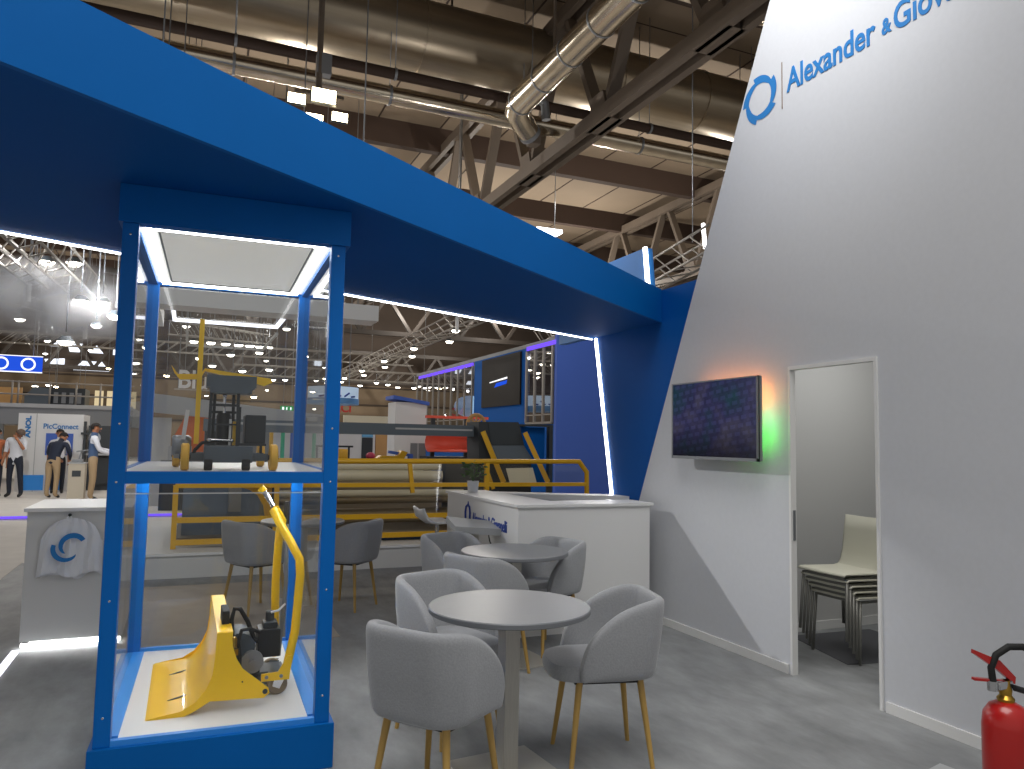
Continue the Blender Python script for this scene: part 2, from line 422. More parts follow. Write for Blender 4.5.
# ------------------------------------------------------------------ display cabinet
def cabinet():
    x0, x1, y0, y1 = -0.297, 0.668, 3.632, 5.13
    pw = 0.066
    t = thing('display_cabinet', 'tall blue framed glass display cabinet with lit ceiling, middle shelf and two machine models', 'display cabinet', ((x0+x1)/2, (y0+y1)/2, 0))
    part('plinth', MB().box(x0-.018, x1+.022, y0-.018, y1+.018, 0, 0.2, .004), M['blue'], t)
    hx0, hx1, hy0, hy1 = x0-.015, x1+.02, y0-.016, y1+.016
    part('header', MB().box(hx0, hx1, hy0, hy0+.07, 2.43, 2.598).box(hx0, hx1, hy1-.07, hy1, 2.43, 2.598).box(hx0, hx0+.07, hy0+.07, hy1-.07, 2.43, 2.598).box(hx1-.07, hx1, hy0+.07, hy1-.07, 2.43, 2.598).box(hx0+.07, hx1-.07, hy0+.07, hy1-.07, 2.56, 2.598), M['blue'], t)
    for (xa, ya) in ((x0, y0), (x1-pw, y0), (x0, y1-pw), (x1-pw, y1-pw)):
        p = part('post', MB().box(xa, xa+pw, ya, ya+pw, 0.2, 2.43, .003), M['blue_metal'], t)
        for z in (0.32, 0.80, 1.30, 1.55, 2.38):
            if ya == y0: part('screw', MB().lathe([(0, -.0015), (.004, -.001), (.005, 0)], (xa+pw/2, ya, z), 8, 'y'), M['chrome'], p)
    # floor frame and white floor panel
    fr = MB()
    fr.box(x0+pw, x1-pw, y0, y0+.03, .2, .225).box(x0+pw, x1-pw, y1-.05, y1-.02, .2, .235).box(x0, x0+.09, y0+pw, y1-pw, .2, .222).box(x1-.09, x1, y0+pw, y1-pw, .2, .222)
    part('floor_frame', fr, M['blue_light'], t, 'bright blue lit floor rails')
    part('floor_panel', MB().box(x0+.09, x1-.09, y0+.03, y1-.05, .2, .215), M['white'], t, 'white floor panel')
    # shelf
    sf = MB().box(x0+pw, x1-pw, y0+.002, y0+.05, 1.293, 1.345).box(x0+pw, x1-pw, y1-.05, y1-.002, 1.293, 1.345).box(x0+.004, x0+.05, y0+pw, y1-pw, 1.293, 1.345).box(x1-.05, x1-.004, y0+pw, y1-pw, 1.293, 1.345)
    s = part('shelf', sf, M['blue_metal'], t, 'blue framed middle shelf')
    part('shelf_board', MB().box(x0+.05, x1-.05, y0+.05, y1-.05, 1.315, 1.346), M['white'], s, 'white shelf board')
    part('shelf_light', MB().box(x0+.05, x0+.075, y0+.06, y1-.06, 1.300, 1.314).box(x1-.075, x1-.05, y0+.06, y1-.06, 1.300, 1.314).box(x0+.08, x1-.08, y1-.075, y1-.05, 1.300, 1.314), M['led_shelf'], s, 'white light strips under the shelf')
    # ceiling light
    c = part('ceiling_panel', MB().box(x0+.05, x1-.05, y0+.05, y1-.05, 2.446, 2.46), mat('lit_ceiling_panel', '#e4e4e0', .5, emit='#fffdf6', estr=.28), t, 'white ceiling panel')
    lf = MB()
    a0, a1, b0, b1, wd = x0+.082, x1-.082, y0+.082, y1-.082, .017
    lf.box(a0, a1, b0, b0+wd, 2.431, 2.445).box(a0, a1, b1-wd, b1, 2.431, 2.445).box(a0, a0+wd, b0+wd, b1-wd, 2.431, 2.445).box(a1-wd, a1, b0+wd, b1-wd, 2.431, 2.445)
    part('light_frame', lf, M['led_hot'], c, 'glowing white light frame')
    tr = MB()
    g = .05
    tr.box(a0+g, a1-g, b0+g, b0+g+.008, 2.438, 2.445).box(a0+g, a1-g, b1-g-.008, b1-g, 2.438, 2.445).box(a0+g, a0+g+.008, b0+g, b1-g, 2.438, 2.445).box(a1-g-.008, a1-g, b0+g, b1-g, 2.438, 2.445)
    part('panel_groove', tr, M['grey_m'], c, 'thin grey groove round the ceiling panel')
    # glass panes, upper and lower, on four sides
    for (za, zb) in ((.225, 1.25), (1.346, 2.43)):
        part('glass_pane', MB().quad((x0+pw, y0+.03, za), (x1-pw, y0+.03, za), (x1-pw, y0+.03, zb), (x0+pw, y0+.03, zb)), M['glassc'], t)
        part('glass_pane', MB().quad((x0+pw, y1-.03, za), (x1-pw, y1-.03, za), (x1-pw, y1-.03, zb), (x0+pw, y1-.03, zb)), M['glassc'], t)
        part('glass_pane', MB().quad((x0+.03, y0+pw, za), (x0+.03, y1-pw, za), (x0+.03, y1-pw, zb), (x0+.03, y0+pw, zb)), M['glassc'], t)
        part('glass_pane', MB().quad((x1-.03, y0+pw, za), (x1-.03, y1-pw, za), (x1-.03, y1-pw, zb), (x1-.03, y0+pw, zb)), M['glassc'], t)
    part('pane_edge', MB().box(x0+pw, x1-pw, y0+.028, y0+.033, 1.246, 1.251), M['white_d'], t, 'pale top edge of the lower front glass')
    t.rotation_euler = (0, 0, math.radians(-1.6)); t.location.x += .02
cabinet()

# ------------------------------------------------------------------ yellow scoop attachment on the cabinet floor
def scoop():
    zf = 0.2155
    t = thing('scoop_attachment', 'yellow motorised scoop with curved blade and tall bent handle on the cabinet floor', 'machine model', (0.2, 4.25, zf))
    ya, yb = 3.875, 4.79
    Z = lambda v: v + zf
    # blade profile (x, z): front lip rising into the back
    prof = [(-0.11, .0), (0.03, .012), (.09, .035), (.135, .08), (.160, .135), (.172, .19), (.178, .25), (.180, .35)]
    rows = [[(x - (.02 if i == 0 else 0), y, Z(z)) for i, (x, z) in enumerate(prof)] for y in (ya, yb)]
    mb = MB().grid([[(x, y, Z(z)) for x, z in prof] for y in (ya, yb)])
    mb.grid([[(x+.008, y, Z(z)-.001 if z > .02 else Z(z)+.006) for x, z in prof] for y in (ya, yb)])
    bl = part('scoop_blade', mb, M['yellow'], t, 'curved yellow blade with a flat front lip')
    lip = MB().quad((-.018, ya+.02, Z(.0085)), (-.010, ya+.02, Z(.0085)), (-.010, yb-.02, Z(.0085)), (-.018, yb-.02, Z(.0085)))
    part('seam_line', lip, M['white_d'], bl)
    for yy in (4.10, 4.53):
        sl = MB().lathe([(0, 0), (.055, 0), (.055, .004), (0, .004)], (0, 0, 0), 16)
        sl.xf(Matrix.Translation((.028, yy, Z(.016))) @ Matrix.Rotation(-.12, 4, 'Y') @ Matrix.Rotation(math.radians(20), 4, 'Z') @ Matrix.Diagonal((1, .16, 1, 1)))
        part('slot', sl, M['anth_d'], bl, 'dark slot in the blade')
    side = [(-.11, 0), (.05, -.002), (.10, .02), (.16, .055), (.40, .045), (.425, .065), (.42, .09), (.36, .14), (.30, .19), (.27, .24), (.25, .30), (.245, .365), (.178, .365), (.174, .25), (.165, .17), (.14, .11), (.1, .06), (.04, .025), (-.07, .01)]
    for y in (ya-.006, yb):
        p = part('side_plate', MB().prism([(x, y, Z(z)) for x, z in side], (0, .006, 0)), M['yellow'], t, 'yellow cut side plate')
        part('pivot_bolt', MB().lathe([(.012, -.004), (.012, .010)], (.405, y, Z(.075)), 12, 'y'), M['anth_d'], p)
        part('bolt_hole', MB().lathe([(.004, -.002), (.004, .008)], (.30, y, Z(.13)), 8, 'y'), M['black'], p)
    part('top_bracket', MB().box(.178, .25, ya+.006, yb, Z(.335), Z(.367), .004), M['yellow'], t)
    part('rear_frame', MB().box(.40, .53, 4.05, 4.32, Z(.05), Z(.085), .004).box(.20, .44, 4.1, 4.28, Z(.06), Z(.10)), M['anth'], t)
    part('chassis_plate', MB().prism([(.40, 4.02, Z(.075)), (.535, 4.02, Z(.075)), (.545, 4.02, Z(.19)), (.525, 4.02, Z(.19)), (.48, 4.02, Z(.115)), (.40, 4.02, Z(.11))], (0, .012, 0)), M['yellow'], t, 'yellow rear bracket plate')
    for x in (.425, .495): part('bolt', MB().lathe([(.009, -.004), (.009, .004)], (x, 4.02, Z(.095)), 10, 'y'), M['gmetal'], t)
    # handle: two yellow tubes merging towards a grip
    for y in (4.04, 4.38):
        part('handle_tube', MB().tube([(.515, y, Z(.09)), (.56, y+.02, Z(.30)), (.578, y+.04, Z(.58)), (.572, y+.04, Z(.66)), (.53, 4.14, Z(.745)), (.475, 4.18, Z(.84)), (.445, 4.22, Z(.905))] if y < 4.2 else [(.50, y, Z(.10)), (.49, y, Z(.50)), (.495, y-.03, Z(.76)), (.50, 4.27, Z(.84)), (.455, 4.23, Z(.91))], .022, 12), M['yellow'], t, 'bent yellow handle tube')
    h = part('grip', MB().tube([(.445, 4.22, Z(.925)), (.395, 4.23, Z(1.0))], .013, 10), M['chrome'], t, 'steel grip bar')
    part('grip_end', MB().tube([(.395, 4.23, Z(1.0)), (.378, 4.235, Z(1.02))], .02, 10), M['yellow'], t)
    lv = part('lever', MB().tube([(.512, 4.3, Z(.12)), (.535, 4.3, Z(.5)), (.527, 4.3, Z(.83))], .011, 10), M['gmetal'], t, 'grey lever rod')
    part('lever_knob', MB().tube([(.527, 4.3, Z(.82)), (.523, 4.3, Z(.94))], .014, 10), M['rubber'], lv, 'black lever grip')
    # hydraulic pack
    pk = part('pump_box', MB().box(.385, .495, 4.10, 4.23, Z(.17), Z(.31), .006), M['black'], t, 'black pump box')
    part('pump_head', MB().box(.41, .48, 4.12, 4.21, Z(.31), Z(.34), .004).lathe([(.022, 0), (.022, .05), (.014, .055)], (.445, 4.17, Z(.335)), 14), M['anth_d'], pk)
    part('cable_tie', MB().tube([(.445, 4.12, Z(.39)), (.48, 4.11, Z(.40)), (.515, 4.12, Z(.43))], .006, 6), M['white'], pk, 'white cable bundle')
    part('motor', MB().lathe([(0, -.1), (.07, -.1), (.075, -.09), (.075, .09), (.07, .1), (0, .1)], (.30, 4.20, Z(.23)), 24, 'y'), M['anth'], t, 'dark grey drum motor')
    part('pulley', MB().lathe([(0, -.012), (.055, -.012), (.055, .012), (0, .012)], (.355, 4.05, Z(.17)), 24, 'y').lathe([(.016, -.03), (.016, 0)], (.355, 4.05, Z(.17)), 12, 'y'), M['gmetal'], t, 'round steel pulley')
    part('gearbox', MB().box(.24, .36, 4.12, 4.3, Z(.11), Z(.24), .01).box(.33, .40, 4.1, 4.2, Z(.07), Z(.16), .008), M['anth_d'], t)
    part('valve', MB().lathe([(.018, 0), (.018, .04), (.012, .05)], (.262, 4.02, Z(.255)), 12).box(.235, .285, 4.0, 4.05, Z(.22), Z(.25)), M['brass'], t, 'brass valve block')
    part('hose', MB().tube([(.285, 4.06, Z(.12)), (.262, 4.05, Z(.25)), (.25, 4.05, Z(.38)), (.262, 4.05, Z(.435)), (.29, 4.06, Z(.43)), (.33, 4.08, Z(.36)), (.365, 4.11, Z(.27)), (.385, 4.12, Z(.25))], .011, 8), M['rubber'], t, 'looped black hose')
    part('hose', MB().tube([(.30, 4.04, Z(.05)), (.295, 4.03, Z(.2)), (.285, 4.03, Z(.28)), (.30, 4.04, Z(.33)), (.34, 4.06, Z(.33)), (.39, 4.10, Z(.30))], .009, 8), M['rubber'], t)
    part('rubber_pad', MB().box(.205, .24, 4.03, 4.2, Z(.30), Z(.43), .006), M['rubber'], t, 'black rubber pad')
    for y in (4.05, 4.34):
        wy = y
        wh = part('castor', MB().lathe([(.018, -.014), (.044, -.014), (.05, -.008), (.05, .008), (.044, .014), (.018, .014)], (.48, wy, Z(.05)), 24, 'y'), mat('castor_tyre', '#8a7a64', .6), t, 'brown castor wheel')
        part('castor_fork', MB().prism([(.455, wy-.02, Z(.045)), (.49, wy-.02, Z(.03)), (.52, wy-.02, Z(.09)), (.47, wy-.02, Z(.095))], (0, .004, 0)).prism([(.455, wy+.016, Z(.045)), (.49, wy+.016, Z(.03)), (.52, wy+.016, Z(.09)), (.47, wy+.016, Z(.095))], (0, .004, 0)), M['chrome'], wh)
scoop()

# ------------------------------------------------------------------ sprayer-like machine model on the shelf
def shelf_machine():
    zf = 1.3465
    t = thing('farm_machine_model', 'dark grey machine model with yellow wheels, yellow wing and mast standing on the cabinet shelf', 'machine model', (0.2, 3.95, zf))
    Z = lambda v: zf+v
    part('front_box', MB().box(.08, .295, 3.78, 3.90, Z(.035), Z(.112), .004), M['anth'], t, 'dark grey front box')
    part('axle', MB().bar((-.0, 3.84, Z(.06)), (.40, 3.84, Z(.06)), .03, .035).bar((.19, 3.84, Z(.06)), (.19, 4.2, Z(.06)), .05, .03).bar((-.05, 4.2, Z(.06)), (.38, 4.2, Z(.06)), .03), M['anth'], t)
    for x in (.10, .265):
        part('guide_wheel', MB().lathe([(0, -.018), (.024, -.018), (.026, -.014), (.026, .014), (.024, .018), (0, .018)], (x, 3.765, Z(.026)), 18, 'x'), M['rubber'], t, 'small black wheel')
    for (x, y) in ((.0, 3.755), (.385, 3.755), (-.04, 4.2), (.37, 4.25)):
        wh = part('wheel', MB().lathe([(0, -.018), (.055, -.018), (.062, -.012), (.062, .012), (.055, .018), (0, .018)], (x, y, Z(.062)), 28, 'x'), M['yellow_w'], t, 'amber yellow wheel')
        part('hub', MB().lathe([(.012, -.024), (.012, .024)], (x, y, Z(.062)), 12, 'x'), M['anth_d'], wh)
    for (x, y) in ((.098, 3.84), (.118, 3.98), (.226, 3.84), (.212, 3.98)):
        part('mast', MB().bar((x, y, Z(.11)), (x+(.004 if x < .15 else -.004), y, Z(.37)), .014, .018), M['anth_d'], t)
    part('cross_bar', MB().box(.095, .23, 3.84, 3.852, Z(.30), Z(.312)).box(.095, .23, 3.84, 3.852, Z(.21), Z(.218)).box(.10, .225, 3.97, 3.982, Z(.27), Z(.282)), M['anth_d'], t)
    tb = part('top_box', MB().prism([(.098, 3.80, Z(.362)), (.28, 3.80, Z(.362)), (.285, 3.80, Z(.39)), (.30, 3.80, Z(.39)), (.30, 3.80, Z(.445)), (.078, 3.80, Z(.445)), (.078, 3.80, Z(.39)), (.092, 3.80, Z(.39))], (0, .15, 0)), M['anth'], t, 'dark grey hopper box on top')
    part('wing', MB().prism([(-.08, 3.93, Z(.492)), (-.05, 3.93, Z(.452)), (.05, 3.93, Z(.456)), (.07, 3.93, Z(.485)), (.24, 3.93, Z(.465)), (.38, 3.93, Z(.448)), (.385, 3.93, Z(.430)), (.345, 3.93, Z(.41)), (.22, 3.93, Z(.445)), (.07, 3.93, Z(.47)), (.05, 3.93, Z(.43)), (-.04, 3.93, Z(.425)), (-.065, 3.93, Z(.455))], (0, .16, .01)), M['yellow'], t, 'yellow swept wing')
    part('mast_rod', MB().bar((.045, 3.88, Z(.12)), (.047, 3.88, Z(.715)), .022, .022), M['yellow'], t, 'tall yellow mast rod')
    cy = part('cylinder', MB().lathe([(.0, 0), (.034, 0), (.034, .14), (.028, .155), (0, .155)], (.165, 3.92, Z(.115)), 20), M['black'], t, 'black cylinder')
    part('piston', MB().lathe([(.007, 0), (.007, .09)], (.165, 3.92, Z(.26)), 10).ball((.165, 3.92, Z(.355)), .011), M['chrome'], cy)
    part('yellow_plate', MB().box(.205, .222, 3.87, 3.90, Z(.115), Z(.23)), M['yellow'], t)
    part('white_plate', MB().box(.188, .198, 3.86, 3.885, Z(.115), Z(.24)), M['white'], t)
    part('side_tank', MB().box(.262, .36, 3.90, 4.05, Z(.125), Z(.265), .005), M['anth_d'], t, 'dark side tank')
    part('side_frame', MB().bar((.232, 3.86, Z(.12)), (.232, 3.86, Z(.30)), .014).bar((.232, 3.86, Z(.12)), (.36, 3.86, Z(.12)), .012).bar((.34, 3.9, Z(.06)), (.34, 3.9, Z(.125)), .012), M['anth_d'], t)
    part('gear_motor', MB().lathe([(0, -.04), (.045, -.04), (.05, -.03), (.05, .03), (.04, .045), (0, .045)], (-.02, 3.96, Z(.11)), 20, 'x').box(-.05, .01, 3.93, 3.99, Z(.05), Z(.11)), M['gmetal'], t, 'grey gear motor')
    part('white_rod', MB().bar((-.012, 3.90, Z(.14)), (.002, 3.90, Z(.28)), .018, .014), M['white'], t)
    part('hose', MB().tube([(.03, 3.84, Z(.05)), (.04, 3.83, Z(.09)), (.07, 3.83, Z(.125)), (.12, 3.84, Z(.135)), (.165, 3.86, Z(.135))], .008, 8), M['rubber'], t, 'black hose')
    part('fitting', MB().tube([(.10, 3.83, Z(.14)), (.15, 3.84, Z(.14)), (.2, 3.84, Z(.138))], .006, 8).ball((.10, 3.83, Z(.14)), .011).ball((.2, 3.84, Z(.138)), .01), M['chrome'], t)
shelf_machine()

# ------------------------------------------------------------------ tub chairs
def chair_proto():
    t = thing('tub_chair', 'x', 'chair', (0, 0, 0), 'grey velvet tub chairs')
    # faces +Y at origin; U-shaped shell: path from one arm end round the back to the other
    hw, fr, bk, rc = 0.212, 0.17, -0.22, 0.10
    path = []
    n = 9
    for i in range(n): path.append((hw, fr + (bk+rc-fr)*i/n))
    for i in range(8): a = -PI/2*i/8; path.append((hw-rc+rc*math.cos(a), bk+rc+rc*math.sin(a)))
    for i in range(7): path.append((hw-rc-(2*(hw-rc))*i/6, bk))
    for i in range(1, 9): a = -PI/2-PI/2*i/8; path.append((-hw+rc+rc*math.cos(a), bk+rc+rc*math.sin(a)))
    for i in range(1, n+1): path.append((-hw, bk+rc+(fr-bk-rc)*i/n))
    zb, zt = 0.415, 0.785
    def top(y):
        u = min(1.0, max(0.0, (y-(bk+.02))/(fr-(bk+.02))))
        return zb+.05 + (zt-zb-.05)*(max(0, 1-u**1.65))**.58
    rows = []
    for k in range(7):
        f = k/6
        row = []
        for (x, y) in path:
            z = zb + (top(y)-zb)*f
            g = 0.90 + 0.10*min(1, (z-zb)/.2)**.6
            yy = y - .03*max(0, (z-.5)/.3)*(1 if y < bk+.2 else 0)*max(0, (bk+.2-y)/.2)
            row.append((x*g, yy*g, z))
        rows.append(row)
    sh = part('shell', MB().grid(rows), M['fabric'], t)
    sm = sh.modifiers.new('thick', 'SOLIDIFY'); sm.thickness = 0.05; sm.offset = 0
    sb = sh.modifiers.new('soft', 'SUBSURF'); sb.levels = 1; sb.render_levels = 2
    # seat cushion: rounded plan, domed top
    rows = []
    for (s, z) in ((.80, .405), (.97, .41), (1.0, .435), (1.0, .455), (.965, .478), (.85, .490), (.5, .497), (0.01, .499)):
        row = []
        for k in range(40):
            a = 2*PI*k/40; c, q = math.cos(a), math.sin(a)
            p = 3.4
            x = .195*math.copysign(abs(c)**(2/p), c); y = .245*math.copysign(abs(q)**(2/p), q)
            row.append((x*s, .035+y*s, z))
        rows.append(row)
    seat_mb = MB().grid(rows, close_u=True)
    seat_mb.bm.faces.new([v for v in list(seat_mb.bm.verts)[:40]])
    part('seat', seat_mb, M['fabric'], t)
    part('underframe', MB().box(-.15, .15, -.15, .17, .392, .415), M['black'], t)
    for sx in (-1, 1):
        for sy in (-1, 1):
            part('leg', MB().tube([(sx*.14, sy*.145, .41), (sx*.19, sy*.195, 0)], [.0165, .0105], 12), M['oak'], t)
    return t
chair = chair_proto()
CH = [  # x, y, facing dx, dy, label
    (.995, 3.015, .80, .60, 'grey velvet tub chair in the foreground with its back turned, left of the front table'),
    (1.90, 3.26, -.97, .24, 'grey velvet tub chair right of the front table, oak legs in view'),
    (1.325, 3.84, .32, -.94, 'grey velvet tub chair behind the left side of the front table, facing the viewer'),
    (1.87, 4.67, .90, .44, 'grey tub chair with its back turned at the second table, before the white counter'),
    (1.96, 5.52, .35, -.94, 'grey tub chair on the far left of the second table, below the tilted stand'),
    (2.47, 5.07, -.93, -.30, 'grey tub chair on the right of the second table against the white counter'),
    (0.62, 7.05, .86, .50, 'grey tub chair seen through the glass cabinet behind the yellow handle'),
    (1.40, 6.93, -.74, .67, 'grey tub chair just right of the cabinet post beside the white machine platform'),
]
for i, (x, y, dx, dy, lb) in enumerate(CH):
    rz = math.atan2(-dx, dy)
    if i == 0:
        chair.location = (x, y, 0); chair.rotation_euler = (0, 0, rz); chair['label'] = lb
    else: dup(chair, (x, y, 0), rz, lb)

# ------------------------------------------------------------------ round tables
def table_proto():
    t = thing('bistro_table', 'x', 'table', (0, 0, 0), 'round grey bistro tables')
    part('tabletop', MB().lathe([(0, .722), (.364, .722), (.374, .727), (.374, .745), (.37, .75), (0, .75)], n=64), M['table'], t)
    part('column', MB().box(-.038, .038, -.038, .038, .012, .70, .004), M['steel'], t, 'square brushed steel column')
    part('mounting_plate', MB().box(-.15, .15, -.15, .15, .702, .722), M['black'], t)
    part('base', MB().box(-.215, .215, -.215, .215, 0, .012, .003), M['steel'], t, 'flat square steel base')
    return t
tb = table_proto()
for i, (x, y, lb) in enumerate([(1.412, 3.265, 'round grey table nearest the viewer between three tub chairs'),
                                (2.14, 4.88, 'second round grey table in front of the white reception counter'),
                                (1.03, 7.22, 'round table far back, partly seen through the glass cabinet')]):
    if i == 0: tb.location = (x, y, 0); tb['label'] = lb; tb.rotation_euler = (0, 0, .1)
    else: dup(tb, (x, y, 0), .1, lb)

# ------------------------------------------------------------------ reception counter
def reception():
    x0, x1, y0, y1, zt = 2.405, 3.70, 5.425, 7.15, 1.015
    t = thing('reception_counter', 'white L-shaped reception counter with blue company lettering on its left side', 'counter', (3.0, 6.2, 0))
    part('front_panel', MB().box(x0, 3.615, y0, y0+.05, 0, zt-.022), M['white'], t)
    part('side_panel', MB().box(x0, x0+.05, y0+.05, y1, 0, zt-.022), M['white'], t)
    part('end_panel', MB().box(x0+.05, x0+.40, y1-.05, y1, 0, zt-.022).box(3.57, 3.615, y0+.05, 6.1, 0, zt-.022), M['white'], t)
    part('countertop', MB().prism([(x0-.02, y0-.02, zt-.022), (3.64, y0-.02, zt-.022), (3.64, y0+.34, zt-.022), (x0+.44, y0+.34, zt-.022), (x0+.40, y1+.02, zt-.022), (x0-.02, y1+.02, zt-.022)], (0, 0, .022)), M['white'], t)
    part('desk', MB().box(x0+.40, 3.60, y0+.30, 6.05, .72, .75), M['white_d'], t)
    part('back_shelf', MB().prism([(2.80, 6.97, zt-.05), (3.85, 6.40, zt-.05), (3.85, 6.12, zt-.05), (2.80, 6.66, zt-.05)], (0, 0, .05)), M['white'], t, 'white rear ledge')
    part('back_panel', MB().prism([(2.80, 6.95, 0), (3.85, 6.38, 0), (3.85, 6.34, 0), (2.80, 6.91, 0)], (0, 0, zt-.05)), M['white'], t)
    e = MB()
    yc, zc = 6.555, .855
    e.tube([(x0-.004, yc+.055, zc-.07), (x0-.004, yc+.06, zc+.0), (x0-.004, yc+.045, zc+.05), (x0-.004, yc, zc+.07), (x0-.004, yc-.045, zc+.05), (x0-.004, yc-.06, zc), (x0-.004, yc-.055, zc-.07)], .011, 6)
    e.prism([(x0-.004, yc+.02, zc+.06), (x0-.004, yc-.02, zc+.06), (x0-.004, yc-.005, zc+.10), (x0-.004, yc+.01, zc+.10)], (.004, 0, 0))
    part('emblem', e, M['navy'], t, 'dark blue arch emblem')
    lettering('Alexander & Giovanelli', (x0-.002, 6.44, .775), .13, M['navy'], t, LEFTW, width=.80, bold=.0025)
reception()

# potted plant on the counter
def plant():
    c = (2.585, 6.93, 1.0155)
    t = thing('potted_plant', 'small green plant in a white pot on the far corner of the reception counter', 'potted plant', c)
    part('pot', MB().lathe([(0, 0), (.048, 0), (.058, .105), (.052, .105), (.048, .09), (0, .09)], c, 24), M['white'], t)
    part('soil', MB().lathe([(0, .092), (.05, .092)], c, 16), M['soil'], t)
    lv = MB()
    rnd = random.Random(3)
    for i in range(60):
        a = rnd.uniform(0, 2*PI); r = rnd.uniform(.01, .11); z = .11 + rnd.uniform(.03, .21)*(1-.3*r/.11)
        p = Vector(c)+Vector((r*math.cos(a), r*math.sin(a), z)); d = Vector((math.cos(a+rnd.uniform(-1, 1)), math.sin(a+rnd.uniform(-1, 1)), rnd.uniform(-.3, .7))).normalized()
        n = d.orthogonal().normalized(); L = rnd.uniform(.035, .06); w_ = L*.28
        lv.quad(p, p+d*L*.5+n*w_, p+d*L, p+d*L*.5-n*w_)
    part('foliage', lv, M['leaf'], t)
    st = MB()
    for a in (0, 1.3, 2.6, 3.9, 5.2):
        st.tube([Vector(c)+Vector((0, 0, .09)), Vector(c)+Vector((.02*math.cos(a), .02*math.sin(a), .16)), Vector(c)+Vector((.06*math.cos(a), .06*math.sin(a), .25))], .003, 5)
    part('stem', st, M['leaf'], t)
plant()

# tilted stand and white bar stool by the counter
def tilt_stand():
    t = thing('tilted_stand', 'slim floor stand with a tilted grey top and hanging cable beside the counter', 'display stand', (2.2, 5.95, 0))
    part('top', MB().prism([(2.02, 5.80, .765), (2.42, 5.76, .735), (2.44, 6.02, .775), (2.03, 6.06, .82)], (0, 0, .055)), M['grey_l'], t, 'tilted grey top plate')
    part('edge_cap', MB().prism([(2.42, 5.76, .735), (2.455, 5.755, .722), (2.475, 6.0, .762), (2.44, 6.02, .775)], (0, 0, .058)), M['white'], t)
    part('post', MB().box(2.20, 2.255, 5.88, 5.935, .012, .77, .004), M['steel'], t)
    part('base', MB().box(2.05, 2.41, 5.75, 6.08, 0, .012, .003), M['steel'], t)
    part('cable', MB().tube([(2.33, 5.86, .75), (2.345, 5.86, .68), (2.38, 5.865, .62), (2.36, 5.87, .58), (2.28, 5.88, .6), (2.25, 5.9, .55)], .005, 6), M['rubber'], t, 'thin black cable')
tilt_stand()
def bar_stool():
    t = thing('bar_stool', 'white bar stool with low curled back between the far table and the counter', 'stool', (2.14, 6.65, 0))
    rows = []
    for (dx, z) in ((-.20, .885), (-.185, .85), (-.16, .80), (-.12, .775), (-.05, .765), (.05, .768), (.13, .765), (.17, .745)):
        rows.append([(2.14+dx*.85, 6.65+dy*(1.0 if abs(dx) < .17 else .85), z+.02*abs(dy)/.2) for dy in (-.19, -.15, -.08, 0, .08, .15, .19)])
    s = part('seat', MB().grid(rows), M['white'], t)
    s.modifiers.new('thick', 'SOLIDIFY').thickness = .02
    part('column', MB().lathe([(.028, .01), (.028, .45), (.018, .45), (.018, .755)], (2.14, 6.65, 0), 16), M['chrome'], t)
    part('base', MB().lathe([(0, 0), (.20, 0), (.19, .012), (.04, .03), (0, .03)], (2.14, 6.65, 0), 32), M['chrome'], t)
    part('footrest', MB().tube([(2.14+.12*math.cos(a), 6.65+.12*math.sin(a), .30) for a in [2*PI*k/20 for k in range(20)]], .009, 8, closed=True).bar((2.02, 6.65, .3), (2.26, 6.65, .3), .012), M['chrome'], t)
bar_stool()

# ------------------------------------------------------------------ left counter and bag
def left_counter():
    x0, x1, y0, y1, zt = -1.0, 0.0, 6.28, 7.1, .975
    x1 = -.36
    t = thing('info_counter', 'white counter at the left edge with a plastic bag on its front and light below', 'counter', (-.7, 6.7, 0))
    part('body', MB().box(x0, x1, y0, y1, .05, zt-.025), M['white_d'], t)
    part('countertop', MB().box(x0-.02, x1+.02, y0-.02, y1+.02, zt-.025, zt), M['white'], t)
    part('plinth', MB().box(x0+.05, x1-.03, y0+.06, y1-.05, 0, .06), M['white'], t)
    part('led_strip', MB().box(x0+.01, x1-.01, y0-.002, y0+.02, .014, .034), M['led_floor'], t, 'white glowing light strip under the counter')
    h = part('hook', MB().lathe([(.008, -.03), (.008, 0)], (-.735, y0, .925), 10, 'y').ball((-.735, y0-.03, .925), .012), M['anth_d'], t)
left_counter()
single('floor_light_strip', MB().box(-1.03, -.985, 5.2, 6.22, 0.0, .012), M['led_soft'], 'glowing white light strip on the floor at the corner of the left counter', 'light strip')

